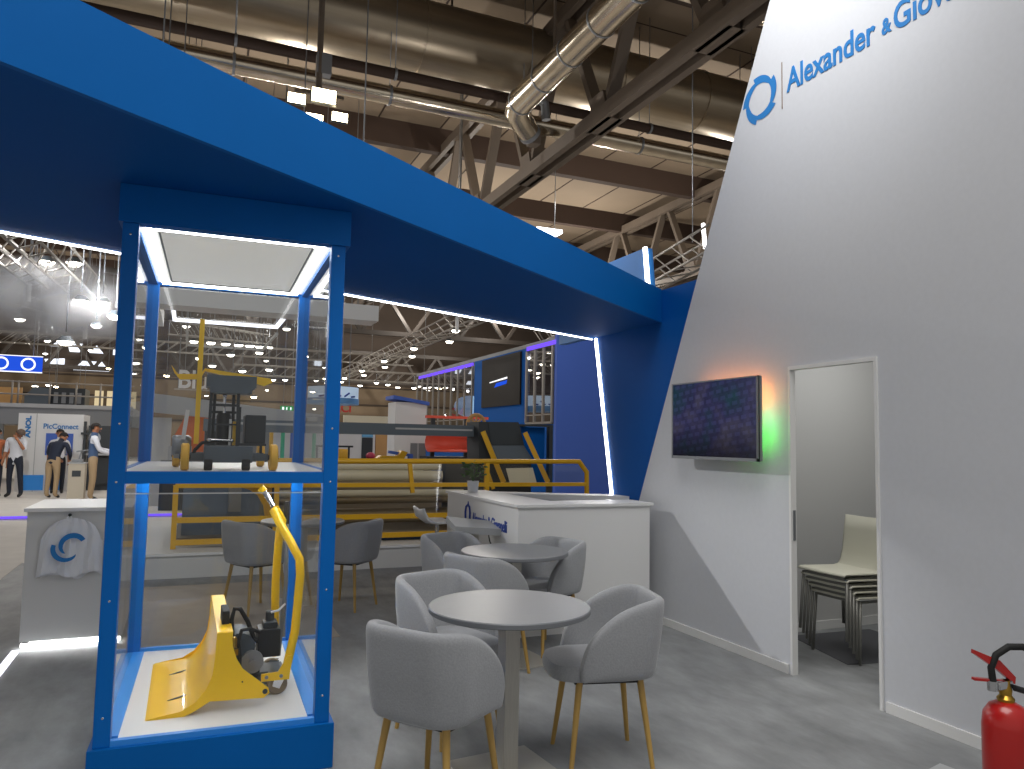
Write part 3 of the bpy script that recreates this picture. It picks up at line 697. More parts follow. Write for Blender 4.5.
def bag():
    t = thing('plastic_bag', 'crumpled white plastic bag with a blue swirl emblem hanging on the left counter', 'bag', (-.72, 6.24, .50))
    n, m = 22, 16
    rows = []
    for j in range(m+1):
        v = j/m
        row = []
        hw = .115 + .065*min(1, (v/.3))**.6 + .02*v
        for i in range(n+1):
            u = i/n*2-1
            x = -.715 + u*hw - .01*v
            z = .905 - .40*v - .018*math.sin(u*5+1)*v*v - (.035*abs(u)**2)*(1-v)
            y = 6.243 - .016*math.sin(u*9+2*v)*v - .012*math.sin(u*17+v*4)*(.4+v*.6) - .012*(1-abs(u))
            row.append((x, y, z))
        rows.append(row)
    part('bag_sheet', MB().grid(rows), M['bag'], t)
    rows2 = [[(x*1+.012 if x > -.715 else x+.03, 6.268, z-.012+.01*math.sin(x*40)) for (x, y, z) in r] for r in rows[5:]]
    part('back_sheet', MB().grid(rows2), M['bag'], t)
    part('handle_loop', MB().tube([(-.735, 6.255, .925), (-.75, 6.24, .905), (-.742, 6.235, .88), (-.728, 6.235, .88), (-.722, 6.24, .905), (-.735, 6.255, .925)], .006, 6), M['bag'], t)
    def arc(cx, cz, r0, r1, a0, a1, taper=True):
        mb = MB(); A = []; B = []
        N_ = 20
        for k in range(N_+1):
            a = math.radians(a0+(a1-a0)*k/N_)
            f = 1 if not taper else math.sin(PI*min(1, (.25+k/N_*.75)))**.5 if k < N_ else .02
            f = max(f, .05)
            ro = r0 + (r1-r0)*f
            A.append((cx+r0*math.cos(a), 6.205, cz+r0*math.sin(a))); B.append((cx+ro*math.cos(a), 6.205, cz+ro*math.sin(a)))
        mb.grid([A, B]); mb.grid([[(x, y-.002, z) for x, y, z in A], [(x, y-.002, z) for x, y, z in B]]); return mb
    e = arc(-.70, .705, .062, .098, 35, 225)
    e2 = arc(-.735, .700, .072, .104, 165, 320)
    part('emblem', e, M['logo'], t, 'blue upper swirl of the emblem'); part('emblem', e2, M['logo'], t, 'blue lower swirl of the emblem')
bag()

# ------------------------------------------------------------------ wall sign, television, extinguisher
def wall_sign():
    xw = XW
    t = thing('wall_sign', 'blue company name and ring emblem high on the white wall', 'sign', (xw, 3.4, 3.87))
    yc, zc = 4.222, 4.052
    R0, R1 = .112, .178
    for k in range(5):
        a0 = math.radians(72*k+112)
        A, B = [], []
        for i in range(17):
            f = i/16; a = a0 - math.radians(78)*f
            ro = .186 - .038*f; ri = ro - .060*(1-f)**.35 - .006
            A.append((xw-.002-.0004*k, yc-ro*math.cos(a), zc+ro*math.sin(a))); B.append((xw-.002-.0004*k, yc-ri*math.cos(a), zc+ri*math.sin(a)))
        part('emblem_blade', MB().grid([A, B], smooth=False), M['logo'], t)
    part('divider', MB().box(xw-.004, xw, 3.996, 4.004, 3.885, 4.225), M['taupe'], t, 'thin taupe divider line')
    lettering('Alexander', (xw-.002, 3.95, 3.985), .232, M['logo'], t, LEFTW, width=.745, bold=.0045)
    lettering('&', (xw-.002, 3.165, 4.0), .135, M['logo'], t, LEFTW, sx=.75, bold=.004)
    lettering('Giovanelli', (xw-.002, 3.085, 3.985), .228, M['logo'], t, LEFTW, width=.68, bold=.0045)
wall_sign()

def tv_mat():
    m = bpy.data.materials.new('display_picture'); m.use_nodes = True
    nt = m.node_tree; N = nt.nodes; L = nt.links; b = N['Principled BSDF']
    tc = N.new('ShaderNodeTexCoord'); mp = N.new('ShaderNodeMapping'); mp.inputs['Rotation'].default_value = (.0, 0, 0)
    L.new(tc.outputs['Object'], mp.inputs['Vector'])
    sep = N.new('ShaderNodeSeparateXYZ'); L.new(mp.outputs['Vector'], sep.inputs[0])
    cb = N.new('ShaderNodeCombineXYZ'); L.new(sep.outputs['Y'], cb.inputs[0]); L.new(sep.outputs['Z'], cb.inputs[1])
    mp2 = N.new('ShaderNodeMapping'); mp2.inputs['Rotation'].default_value = (0, 0, .12); L.new(cb.outputs[0], mp2.inputs[0])
    br = N.new('ShaderNodeTexBrick'); br.inputs['Scale'].default_value = 6; br.inputs['Color1'].default_value = lin('#33365a'); br.inputs['Color2'].default_value = lin('#2a2c50'); br.inputs['Mortar'].default_value = lin('#15162c')
    br.inputs['Mortar Size'].default_value = .09; br.inputs['Row Height'].default_value = .34; L.new(mp2.outputs[0], br.inputs['Vector'])
    nz = N.new('ShaderNodeTexNoise'); nz.inputs['Scale'].default_value = 3.2; nz.inputs['Detail'].default_value = 2; L.new(cb.outputs[0], nz.inputs['Vector'])
    rp = N.new('ShaderNodeValToRGB'); e = rp.color_ramp.elements
    e[0].position = .32; e[0].color = lin('#1f4650'); e[1].position = .68; e[1].color = lin('#5a5668')
    k = e.new(.5); k.color = lin('#38385f')
    L.new(nz.outputs['Fac'], rp.inputs[0])
    wv = N.new('ShaderNodeTexNoise'); wv.inputs['Scale'].default_value = 16; wv.inputs['Detail'].default_value = 4; wv.inputs['Roughness'].default_value = .7; L.new(mp2.outputs[0], wv.inputs['Vector'])
    mx = N.new('ShaderNodeMix'); mx.data_type = 'RGBA'; mx.blend_type = 'MIX'; L.new(wv.outputs['Fac'], mx.inputs['Factor']); L.new(br.outputs['Color'], mx.inputs[6]); L.new(rp.outputs['Color'], mx.inputs[7])
    gr = N.new('ShaderNodeMapRange'); gr.inputs['From Min'].default_value = .02; gr.inputs['From Max'].default_value = .28; gr.inputs['To Min'].default_value = .15; L.new(sep.outputs['Z'], gr.inputs['Value'])
    m3 = N.new('ShaderNodeMix'); m3.data_type = 'RGBA'; m3.blend_type = 'MULTIPLY'; m3.inputs['Factor'].default_value = 1
    L.new(mx.outputs[2], m3.inputs[6]); L.new(gr.outputs[0], m3.inputs[7])
    b.inputs['Base Color'].default_value = (.004, .004, .006, 1); b.inputs['Roughness'].default_value = .12
    L.new(m3.outputs[2], b.inputs['Emission Color']); b.inputs['Emission Strength'].default_value = .85
    return m

def tv():
    xa, xb, ya, yb, za, zb = 3.605, 3.65, 4.10, 5.10, 1.398, 1.995
    t = thing('television', 'wall mounted flat television showing a dark violet picture beside the open doorway', 'television', (3.68, 4.71, za))
    part('housing', MB().box(xa+.006, xb, ya, yb, za, zb, .004), M['gmetal'], t)
    part('bezel', MB().box(xa, xa+.02, ya, yb, za, za+.022).box(xa, xa+.02, ya, yb, zb-.01, zb).box(xa, xa+.02, ya, ya+.012, za, zb).box(xa, xa+.02, yb-.012, yb, za, zb), M['gmetal'], t, 'silver frame')
    part('screen', MB().quad((xa+.005, ya+.012, za+.022), (xa+.005, yb-.012, za+.022), (xa+.005, yb-.012, zb-.01), (xa+.005, ya+.012, zb-.01)), tv_mat(), t)
    part('wall_bracket', MB().box(xb, XW-.0005, 4.45, 4.8, 1.6, 1.85), M['black'], t)
    part('orange_backlight', MB().box(xb, xb+.008, ya+.1, yb-.25, zb-.09, zb-.07), emis('orange_glow', '#ff9040', 20), t, 'orange glow behind the top edge')
    part('orange_side_backlight', MB().box(xb, xb+.008, ya+.06, ya+.08, 1.80, zb-.08), emis('amber_glow', '#ff9a50', 26), t)
    part('mint_backlight', MB().box(xb, xb+.008, ya+.06, ya+.08, 1.66, 1.78), emis('mint_glow', '#8affc0', 16), t)
    part('green_backlight', MB().box(xb, xb+.008, ya+.06, ya+.08, 1.50, 1.65), emis('green_glow', '#45ff40', 20), t, 'green glow behind the right edge')
tv()

def extinguisher():
    c = Vector((2.80, 1.885, 0))
    t = thing('fire_extinguisher', 'red fire extinguisher with black hose standing at the lower right corner', 'fire extinguisher', c)
    part('tank', MB().lathe([(0, 0), (.074, 0), (.08, .01), (.08, .50), (.074, .545), (.055, .575), (.028, .59), (0, .59)], c, 40), M['red'], t)
    part('base_ring', MB().lathe([(.081, 0), (.083, .004), (.083, .03), (.081, .034)], c, 40), M['black'], t)
    part('valve', MB().lathe([(.028, .588), (.03, .60), (.02, .612), (.022, .63), (.016, .65), (.016, .665), (0, .665)], c, 20), M['brass'], t, 'brass valve neck')
    v = part('valve_body', MB().box(c.x-.05, c.x+.03, c.y-.014, c.y+.014, .635, .665, .004).lathe([(.018, 0), (.018, .035)], c+Vector((-.055, .01, .63)), 14), M['chrome'], t)
    lev = MB(); lev.prism([c+Vector((.03, -.017, .65)), c+Vector((.035, -.017, .675)), c+Vector((-.02, .003, .735)), c+Vector((-.11, .033, .772)), c+Vector((-.112, .033, .758)), c+Vector((-.03, .003, .70))], (.008, .022, 0))
    part('lever', lev, M['red'], t, 'red squeeze lever')
    lev = MB(); lev.bar(c+Vector((.0, 0, .66)), c+Vector((-.11, .045, .668)), .02, .009)
    part('carry_handle', lev, M['red'], t)
    part('hose', MB().tube([c+Vector(p) for p in [(-.05, .012, .66), (-.055, .014, .71), (-.035, .008, .755), (.01, -.01, .785), (.06, -.03, .785), (.11, -.05, .755), (.14, -.065, .69), (.15, -.07, .55), (.145, -.07, .30)]], .0125, 12), M['rubber'], t, 'black hose')
    part('hose_nozzle', MB().tube([c+Vector((.145, -.07, .30)), c+Vector((.143, -.07, .18))], [.014, .02], 12), M['black'], t)
    part('side_nipple', MB().tube([c+Vector((.02, -.02, .64)), c+Vector((.085, -.045, .62))], .011, 10), M['black'], t)
extinguisher()
single('floor_mat', MB().prism([(3.375, 2.60, 0), (3.21, 2.56, 0), (3.22, 2.35, 0), (3.40, 2.40, 0)], (0, 0, .012)), M['grey_l'], 'pale corner of a flat plate on the floor near the extinguisher', 'floor plate')

# ------------------------------------------------------------------ stacked chairs in the storage room
M['stackleg'] = mat('dull_steel_leg', '#8c8b85', .4, .5)
def stack_chair(z, first):
    X0, Y0 = 4.57, 4.16
    if first is None:
        t = thing('stacking_chair', 'x', 'chair', (X0, Y0, 0), 'white chairs stacked in the store room')
        # faces -X; local about (X0, Y0)
        prof = [(-.23, .435), (-.21, .445), (-.05, .44), (.12, .435), (.17, .445), (.20, .48), (.215, .56), (.235, .72), (.255, .82)]
        rows = [[(X0+x, Y0+y*(1 if z_ < .5 else .96), z_ - .004*(1-abs(y)/.22)) for y in (-.215, -.2, -.1, 0, .1, .2, .215)] for x, z_ in prof]
        s = part('seat_shell', MB().grid(rows), M['cream_shell'], t, 'off-white shell with seat and back')
        s.modifiers.new('thick', 'SOLIDIFY').thickness = .012
        part('frame', MB().bar((X0-.2, Y0-.18, .415), (X0+.19, Y0-.18, .415), .016).bar((X0-.2, Y0+.18, .415), (X0+.19, Y0+.18, .415), .016).bar((X0-.19, Y0-.18, .415), (X0-.19, Y0+.18, .415), .016), M['stackleg'], t)
        for sx in (-1, 1):
            for sy in (-1, 1):
                part('leg', MB().tube([(X0+sx*.19, Y0+sy*.20, .42), (X0+sx*.215, Y0+sy*.215, 0)], .0105, 8), M['stackleg'], t)
        return t
    return None
M['cream_shell'] = mat('off_white_shell', '#dcdac8', .45)
sc0 = stack_chair(0, None)
SL = ['lowest off-white chair of the stack in the store room, legs on the dark mat', 'second lowest off-white chair in the store room stack', 'middle off-white chair in the store room stack', 'second highest off-white chair in the store room stack', 'topmost off-white chair of the store room stack with its back and seat in view']
sc0.location.z = .007
sc0['label'] = SL[0]
for k in range(1, 5):
    dup(sc0, (4.57-.03*k, 4.16, .007+.042*k), 0, SL[k])
single('store_mat', MB().prism([(4.30, 4.0, 0), (5.2, 3.85, 0), (5.3, 4.7, 0), (4.5, 4.75, 0)], (0, 0, .006)), M['carpet_d'], 'dark grey mat under the stacked chairs in the store room', 'mat')

# ================================================================== hall beyond the stand
# roof trusses running into the depth
def roof_truss(x, ys, zb, zt):
    t = thing('roof_truss', 'x', 'truss', (x, ys[0], zb)); t['kind'] = 'structure'
    y0, y1 = ys[0]-3, ys[-1]+3
    for dx in (-.19, .19):
        struct('bottom_chord', MB().box(x+dx-.09, x+dx+.09, y0-x*0, y1, zb, zb+.34), M['truss'], t)
        struct('top_chord', MB().box(x+dx-.09, x+dx+.09, y0, y1, zt-.34, zt), M['truss'], t)
    for o in t.children: o.location -= t.location
    for i, y in enumerate(ys):
        for d in (-1.9, 1.9):
            b = MB().bar((x, y+.12*(1 if d > 0 else -1), zb+.15), (x, y+d, zt-.1), .30, .16)
            o = struct('web_member', b, M['truss'], t); o.location -= t.location
        g = struct('gusset_plate', MB().prism([(x-.2, y-.5, zb), (x-.2, y+.5, zb), (x-.2, y+.25, zb+.75), (x-.2, y-.25, zb+.75)], (.4, 0, 0)), M['truss'], t); g.location -= t.location
    return t
for x, lb in ((8.75, 'large brown roof truss crossing the upper middle above the canopy'), (20.6, 'farther brown roof truss beside the slanted edge of the white wall')):
    rt = roof_truss(x, [10.9, 15.1, 19.25, 23.3, 27.5, 31.7, 35.9, 40.1], 9.0, 12.85); rt['label'] = lb
    del rt['kind']; rt['category'] = 'truss'

def roof_z(x, y):
    return 11.15 if (17.5 < y < 19.5 and -14 < x < 26) else (9.81 if 29.6 < y < 31.4 and x < 7 else 13.4)
M['truss_far'] = mat('dark_far_truss', '#2c251f', .7)
def cross_truss(y, z0, z1, x0, x1, step, label):
    t = thing('cross_truss', label, 'truss', ((x0+x1)/2, y, z0))
    part('bottom_chord', MB().box(x0, x1, y-.15, y+.15, z0, z0+.28), M['truss_far'], t); part('top_chord', MB().box(x0, x1, y-.15, y+.15, z1-.28, z1), M['truss_far'], t)
    x = x0
    while x < x1-step*.9:
        part('web_member', MB().bar((x, y, z0+.15), (x+step/2, y, z1-.15), .22, .2), M['truss_far'], t)
        part('web_member', MB().bar((x+step/2, y, z1-.15), (x+step, y, z0+.15), .22, .2), M['truss_far'], t); x += step
    for xx in (x0+.5, (x0+x1)/2, x1-.5): part('column', MB().box(xx-.15, xx+.15, y+.15, y+.4, z1-.3, 13.45), M['truss_far'], t)
cross_truss(56, 5.7, 8.1, -14, 30, 2.75, 'lower dark truss with triangular gaps in front of the far windows')
cross_truss(46, 8.0, 10.6, -16, 30, 3.2, 'higher dark truss across the far hall under the roof')

def cables(mb_pts, parent):
    for (x, y, z) in mb_pts: part('suspension_cable', MB().tube([(x, y, z), (x, y, roof_z(x, y))], .012, 5), M['gmetal'], parent)

def duct(name, y, z, r, xa, xb, m, label, step=2.6):
    t = thing(name, label, 'ventilation duct', ((xa+xb)/2, y, z-r))
    part('duct_pipe', MB().tube([(xa, y, z), (xb, y, z)], r, 28), m, t)
    x = xa+step*.6
    while x < xb:
        part('seam_ring', MB().lathe([(r+.001, -.04), (r+.03, -.04), (r+.03, .04), (r+.001, .04)], (x, y, z), 28, 'x'), m, t); x += step
    for k in range(3):
        xx = xa + (xb-xa)*(k+.5)/3
        part('hanger', MB().bar((xx, y, z+r-.02), (xx, y, 13.5), .05), M['truss'], t)
duct('round_duct', 18.5, 12.05, .92, -14, 26, M['duct'], 'large round ventilation duct crossing the ceiling above the flood lamps', 2.9)
duct('near_duct', 13.4, 12.3, .72, 5.5, 26, M['duct'], 'round ventilation duct in the top right corner before the white wall', 2.6)
duct('far_duct', 30.5, 10.6, .8, -22, 7, M['duct'], 'distant round duct seen under the white suspended box', 4)
def pipe(y, z, r, xa, xb, m, label):
    t = thing('service_pipe', label, 'pipe', ((xa+xb)/2, y, z-r))
    part('pipe_run', MB().tube([(xa, y, z), (xb, y, z)], r, 14), m, t)
    for k in range(10):
        x = xa+(xb-xa)*(k+.5)/10
        part('pipe_clamp', MB().lathe([(r+.001, -.03), (r+.02, -.03), (r+.02, .03), (r+.001, .03)], (x, y, z), 14, 'x'), M['gmetal'], t)
        part('pipe_hanger', MB().tube([(x, y, z+r), (x, y, 13.45)], .012, 5), M['gmetal'], t)
pipe(17.72, 9.95, .23, -12, 24, M['pipe'], 'shiny foil wrapped pipe below the large round duct')
pipe(17.2, 10.25, .13, -12, 24, M['ceilb'], 'dark brown pipe just above the shiny foil wrapped pipe')
def chrome_duct():
    t = thing('foil_duct', 'bright chrome duct slanting down from the top edge to an elbow beside the roof truss', 'ventilation duct', (6.87, 11, 9.23))
    part('duct_pipe', MB().tube([(6.87, 5.5, 9.5), (6.87, 15.9, 9.5)], .31, 24), M['pipe'], t)
    part('elbow', MB().tube([(6.87, 15.85, 9.5), (6.95, 16.15, 9.45), (7.2, 16.4, 9.3), (7.5, 16.6, 9.15)], [.31, .31, .29, .26], 20), M['pipe'], t)
    y = 7.0
    while y < 15.8:
        part('seam_ring', MB().lathe([(.311, -.02), (.325, -.02), (.325, .02), (.311, .02)], (6.87, y, 9.5), 24, 'y'), M['gmetal'], t); y += 1.25
    part('flange', MB().tube([(7.45, 16.57, 9.17), (7.53, 16.62, 9.13)], .28, 20), M['gmetal'], t)
    part('branch_pipe', MB().tube([(7.1, 16.3, 9.7), (7.45, 16.2, 9.95), (7.7, 16.2, 9.8), (7.75, 16.2, 9.4)], .11, 12), M['gmetal'], t)
    for y in (8.0, 14.0): part('hanger', MB().bar((6.87, y, 9.8), (6.87, y, 13.5), .05), M['truss'], t)
    part('bracket', MB().box(7.5, 7.75, 16.5, 16.8, 8.9, 9.3), M['truss'], t)
chrome_duct()

# cluster of flood lamps on a pole
def flood_cluster():
    t = thing('flood_lamp_cluster', 'cluster of four bright flood lamps hanging on a pole above the blue canopy', 'flood lamps', (2.0, 14, 7.6))
    part('pole', MB().tube([(1.98, 14.05, 7.95), (1.98, 14.05, 13.4)], .06, 10), M['truss'], t)
    part('cross_arm', MB().bar((1.55, 14.05, 7.95), (2.45, 14.05, 7.95), .06), M['truss'], t)
    part('control_box', MB().box(1.93, 2.2, 14.0, 14.2, 8.35, 8.75), M['gmetal'], t)
    for (x, y, z, w_) in ((2.06, 13.9, 7.86, .24), (1.58, 13.95, 7.74, .17), (2.40, 14.1, 7.60, .16), (1.93, 14.1, 7.48, .17)):
        h = part('lamp_head', MB().box(x-w_, x+w_, y, y+.1, z-w_*.55, z+w_*.6, .01), M['anth_d'], t)
        part('lens', MB().quad((x-w_*.9, y-.004, z-w_*.5), (x+w_*.9, y-.004, z-w_*.5), (x+w_*.9, y-.004, z+w_*.55), (x-w_*.9, y-.004, z+w_*.55)), M['lens_w'], h)
flood_cluster()

# suspended white box frame and led rectangles
def white_frame():
    t = thing('suspended_frame', 'white box frame hanging beyond the canopy, seen under the cabinet ceiling', 'hanging frame', (1.2, 12.3, 3.42))
    part('front_board', MB().box(-.75, 2.78, 12, 12.55, 3.42, 3.67), M['white'], t)
    part('side_board', MB().box(-.75, -.45, 12.55, 14.5, 3.42, 3.67), M['white'], t)
    cables([(-.6, 12.3, 3.67), (2.5, 12.3, 3.67), (-.6, 14.3, 3.67)], t)
white_frame()
def led_rect(x0, x1, y0, y1, z, r, m, label):
    t = thing('led_frame', label, 'hanging light', ((x0+x1)/2, (y0+y1)/2, z-r))
    for a, b in (((x0, y0), (x0, y1)), ((x0, y1), (x1, y1)), ((x1, y1), (x1, y0))):
        part('light_bar', MB().bar((*a, z), (*b, z), r*2), m, t)
    cables([(x0, y0, z), (x1, y0, z), (x0, y1, z), (x1, y1, z)], t)
led_rect(-.37, 1.9, 15.4, 19.05, 4.2, .035, M['led_soft'], 'white glowing rectangular light frame hanging above the yellow wing')
led_rect(-.10, 2.04, 20.2, 24.2, 4.2, .03, M['grey_l'], 'unlit grey rectangular frame hanging behind the glowing light frame')

# aluminium lighting trusses with lamp heads
def ladder_truss(a, b, w_, label, lamps=(), name='lighting_truss', n=18, lens='lens'):
    a = Vector(a); b = Vector(b); d = (b-a).normalized(); s = d.cross(Vector((0, 0, 1))).normalized()*w_/2; u = Vector((0, 0, w_/2))
    t = thing(name, label, 'lighting truss', (a+b)/2)
    for i, j in ((-1, -1), (1, -1), (1, 1), (-1, 1)):
        part('chord_tube', MB().tube([a+s*i+u*j, b+s*i+u*j], .028, 6), M['alu'], t)
    L = (b-a).length
    lace = MB()
    for k in range(n):
        p = a+d*L*k/n; q = a+d*L*(k+1)/n
        for i in (-1, 1):
            lace.tube([p+s*i-u, q+s*i+u], .016, 5)
        lace.tube([p+s-u, q-s-u], .016, 5)
    part('lacing', lace, M['alu'], t)
    for f in (.1, .9):
        p = a+d*L*f
        part('suspension_cable', MB().tube([p+u, Vector((p.x, p.y, roof_z(p.x, p.y)))], .012, 5), M['gmetal'], t)
    return t
def stage_lamp(p, r, label, group='stage lamps under the hall roof', m='lens', hang=None):
    x, y, z = p
    t = thing('stage_lamp', label, 'lamp', p, group)
    part('lamp_body', MB().lathe([(0, r*.7), (r*.5, r*.7), (r*.9, .04), (r*1.05, .0), (r*1.0, .0)], p, 14), M['anth_d'], t)
    part('lens', MB().lathe([(0, -r*.5), (r*.6, -r*.4), (r*.95, -.0)], p, 14), M[m], t)
    if hang: part('hanger', MB().tube([(x, y, z+r*1.2), (x, y, hang)], .015, 5), M['gmetal'], t)
    return t
ladder_truss((9.3, 11.6, 5.5), (10.0, 21, 4.7), .5, 'aluminium truss seen between the blue end sign and the slanted white wall', n=14)
ladder_truss((7.15, 18.6, 5.0), (7.75, 44, 5.0), .42, 'aluminium lighting truss running into the depth left of the dark display booth', n=26)
ladder_truss((-2.75, 13.5, 5.0), (-2.3, 21.5, 5.0), .5, 'aluminium truss slanting down at the far left above the mist', n=12)
ladder_truss((-3.5, 14.5, 5.0), (-3.25, 20, 5.0), .32, 'leftmost aluminium truss at the picture edge', n=10)
ladder_truss((-14, 50, 6.9), (14, 50, 6.9), .6, 'long aluminium truss across the far hall behind the cabinet', n=40)
ladder_truss((2, 40, 4.9), (13, 40, 4.9), .5, 'lower aluminium truss across the far hall left of the violet lit booth', n=20)
ladder_truss((3.2, 36, 6.0), (-.4, 23.5, 4.6), .4, 'aluminium truss carrying two rows of lamps seen inside the cabinet at right', n=14)
ladder_truss((-9.5, 30, 7.0), (-4.5, 30, 5.8), .4, 'brownish far truss at the left edge above the blue light sign', n=10)

LAMPL = 'small round stage lamp glowing white on the aluminium truss beside the dark display booth'
for k in range(9):
    y = 20.3+2.35*k; stage_lamp((7.15+.6*(y-18.6)/25.4+(.3 if k % 2 else -.25), y, 4.66), .13, LAMPL, 'stage lamps on the long lighting truss', hang=5.0)
for k in range(12):
    f = .03+.9*(k//2)/6; x = 3.2-3.6*f + (.22 if k % 2 else -.3); y = 36-12.5*f; z = 6.0-1.4*f-.35
    stage_lamp((x, y, z), .14, 'small white stage lamp in the two rows seen inside the cabinet', 'stage lamps inside the cabinet view', hang=z+.35)
rl = random.Random(11)
for k in range(14):
    stage_lamp((3+.75*k+rl.uniform(-.2, .2), 39.7, 4.45+rl.uniform(-.1, .1)), .14, 'small far stage lamp along the truss left of the violet lit booth', 'stage lamps on the lower far truss', hang=5.0)
for k, (x, y, z, r) in enumerate([(-2.82, 18, 5.06, .16), (-2.33, 18, 5.09, .16), (-2.16, 18, 4.30, .16), (-1.80, 18.4, 4.36, .17), (-1.5, 18, 4.03, .17), (-2.39, 18, 3.42, .17), (-1.85, 18, 3.80, .11), (-4.3, 24, 4.6, .14)]):
    stage_lamp((x, y, z), r, 'bright flood lamp in the misty air left of the cabinet', 'flood lamps in the mist at left', hang=9 if k > 1 else 5.5)
for k in range(26):
    x = rl.uniform(-9.5, 9); y = rl.uniform(51, 55)
    stage_lamp((x, y, rl.uniform(3.6, 7.2)), rl.uniform(.12, .22), 'tiny far hall lamp near the back wall', 'tiny far hall lamps', m='lens_w' if k % 3 == 0 else 'lens', hang=13.4)
for k in range(8):
    stage_lamp((-.2+.55*k, 33+rl.uniform(-2, 2), 4.9+rl.uniform(-.8, 1.4)), .16, 'white far lamp hanging in the hall behind the yellow wing', 'far lamps behind the yellow wing', hang=13.4)

# ceiling fans with hanging rod
def fan(p, label, R=.75):
    x, y, z = p
    t = thing('hanging_fan', label, 'fan', (x, y, z-.5), 'large ceiling fans')
    part('rod', MB().tube([(x, y, z+.1), (x, y, roof_z(x, y))], .03, 8), M['gmetal'], t)
    part('hub', MB().lathe([(0, -.12), (.10, -.12), (.12, -.05), (.12, .08), (.05, .12), (0, .12)], p, 16), M['anth_d'], t)
    part('drop_tube', MB().lathe([(0, -.55), (.05, -.55), (.05, -.14), (0, -.14)], p, 12), M['white'], t)
    for k in range(5):
        m = Matrix.Translation(p) @ Matrix.Rotation(2*PI*k/5+.4, 4, 'Z') @ Matrix.Rotation(.18, 4, 'X')
        part('blade', MB().box(.1, R, -.07, .07, -.01, .01, mtx=m), M['grey_m'], t)
fan((-3.4, 19.7, 5.0), 'ceiling fan blurred by mist at the upper left')
fan((-2.5, 22.0, 4.5), 'ceiling fan below the mist with a white drop tube, left of the cabinet')
fan((6.6, 19.2, 5.0), 'ceiling fan with white drop tube left of the dark display booth')

# mist blown around the fans
def mist():
    m = bpy.data.materials.new('mist'); m.use_nodes = True
    nt = m.node_tree; N = nt.nodes; L = nt.links
    for n in list(N): N.remove(n)
    out = N.new('ShaderNodeOutputMaterial'); v = N.new('ShaderNodeVolumePrincipled')
    v.inputs['Color'].default_value = (.95, .96, 1, 1); v.inputs['Anisotropy'].default_value = .3
    tc = N.new('ShaderNodeTexCoord'); nz = N.new('ShaderNodeTexNoise'); nz.inputs['Scale'].default_value = 1.1; nz.inputs['Detail'].default_value = 3
    L.new(tc.outputs['Object'], nz.inputs['Vector'])
    ln = N.new('ShaderNodeVectorMath'); ln.operation = 'LENGTH'; mp = N.new('ShaderNodeMapping')
    L.new(tc.outputs['Object'], mp.inputs['Vector']); L.new(mp.outputs[0], ln.inputs[0])
    mp.inputs['Location'].default_value = (0, 0, -1); mp.inputs['Scale'].default_value = (1/2.3, 1/2.0, 1/.95)
    mp.inputs['Location'].default_value = (0, 0, -1.0)
    fall = N.new('ShaderNodeMapRange'); fall.inputs['From Min'].default_value = 1; fall.inputs['From Max'].default_value = .2
    L.new(ln.outputs['Value'], fall.inputs['Value'])
    nr = N.new('ShaderNodeMapRange'); nr.inputs['From Min'].default_value = .38; nr.inputs['From Max'].default_value = .62; L.new(nz.outputs['Fac'], nr.inputs['Value'])
    mu = N.new('ShaderNodeMath'); mu.operation = 'MULTIPLY'; L.new(fall.outputs[0], mu.inputs[0]); L.new(nr.outputs[0], mu.inputs[1])
    m2 = N.new('ShaderNodeMath'); m2.operation = 'MULTIPLY'; m2.inputs[1].default_value = 3.2; L.new(mu.outputs[0], m2.inputs[0])
    L.new(m2.outputs[0], v.inputs['Density'])
    L.new(v.outputs[0], out.inputs['Volume'])
    mb = MB().ball((-2.75, 19.3, 4.45), 1.0, (2.3, 2.0, .95), 24)
    single('mist_cloud', mb, m, 'pale drifting mist around the fans at the upper left', 'mist', kind='stuff')
mist()
point((-3.2, 17.3, 4.9), 150, (.95, .97, 1), .1)
point((-1.7, 17.6, 4.1), 150, (.95, .97, 1), .1)

# back wall windows in the truss gap
def far_windows():
    k = 59.8/55
    W = [[(-8.15, 7.04), (-7.8, 7.3), (-7.5, 7.04)], [(-7.2, 7.3), (-6.35, 7.3), (-6.5, 6.75), (-7.05, 6.75)], [(-5.95, 6.75), (-5.55, 7.25), (-5.15, 6.75)], [(-8.4, 6.2), (-7.3, 6.3), (-7.3, 5.7), (-8.2, 5.7)], [(-6.8, 5.6), (-6.3, 6.2), (-5.2, 6.2), (-4.75, 5.6)], [(-4.6, 7.1), (-4.1, 7.1), (-4.1, 6.7), (-4.6, 6.7)]]
    for i, w_ in enumerate(W):
        struct('window_%d' % (i+1), MB().prism([(x*k, 59.75, 1.5+(z-1.5)*k) for x, z in w_], (0, .1, 0)), M['sky'])
far_windows()

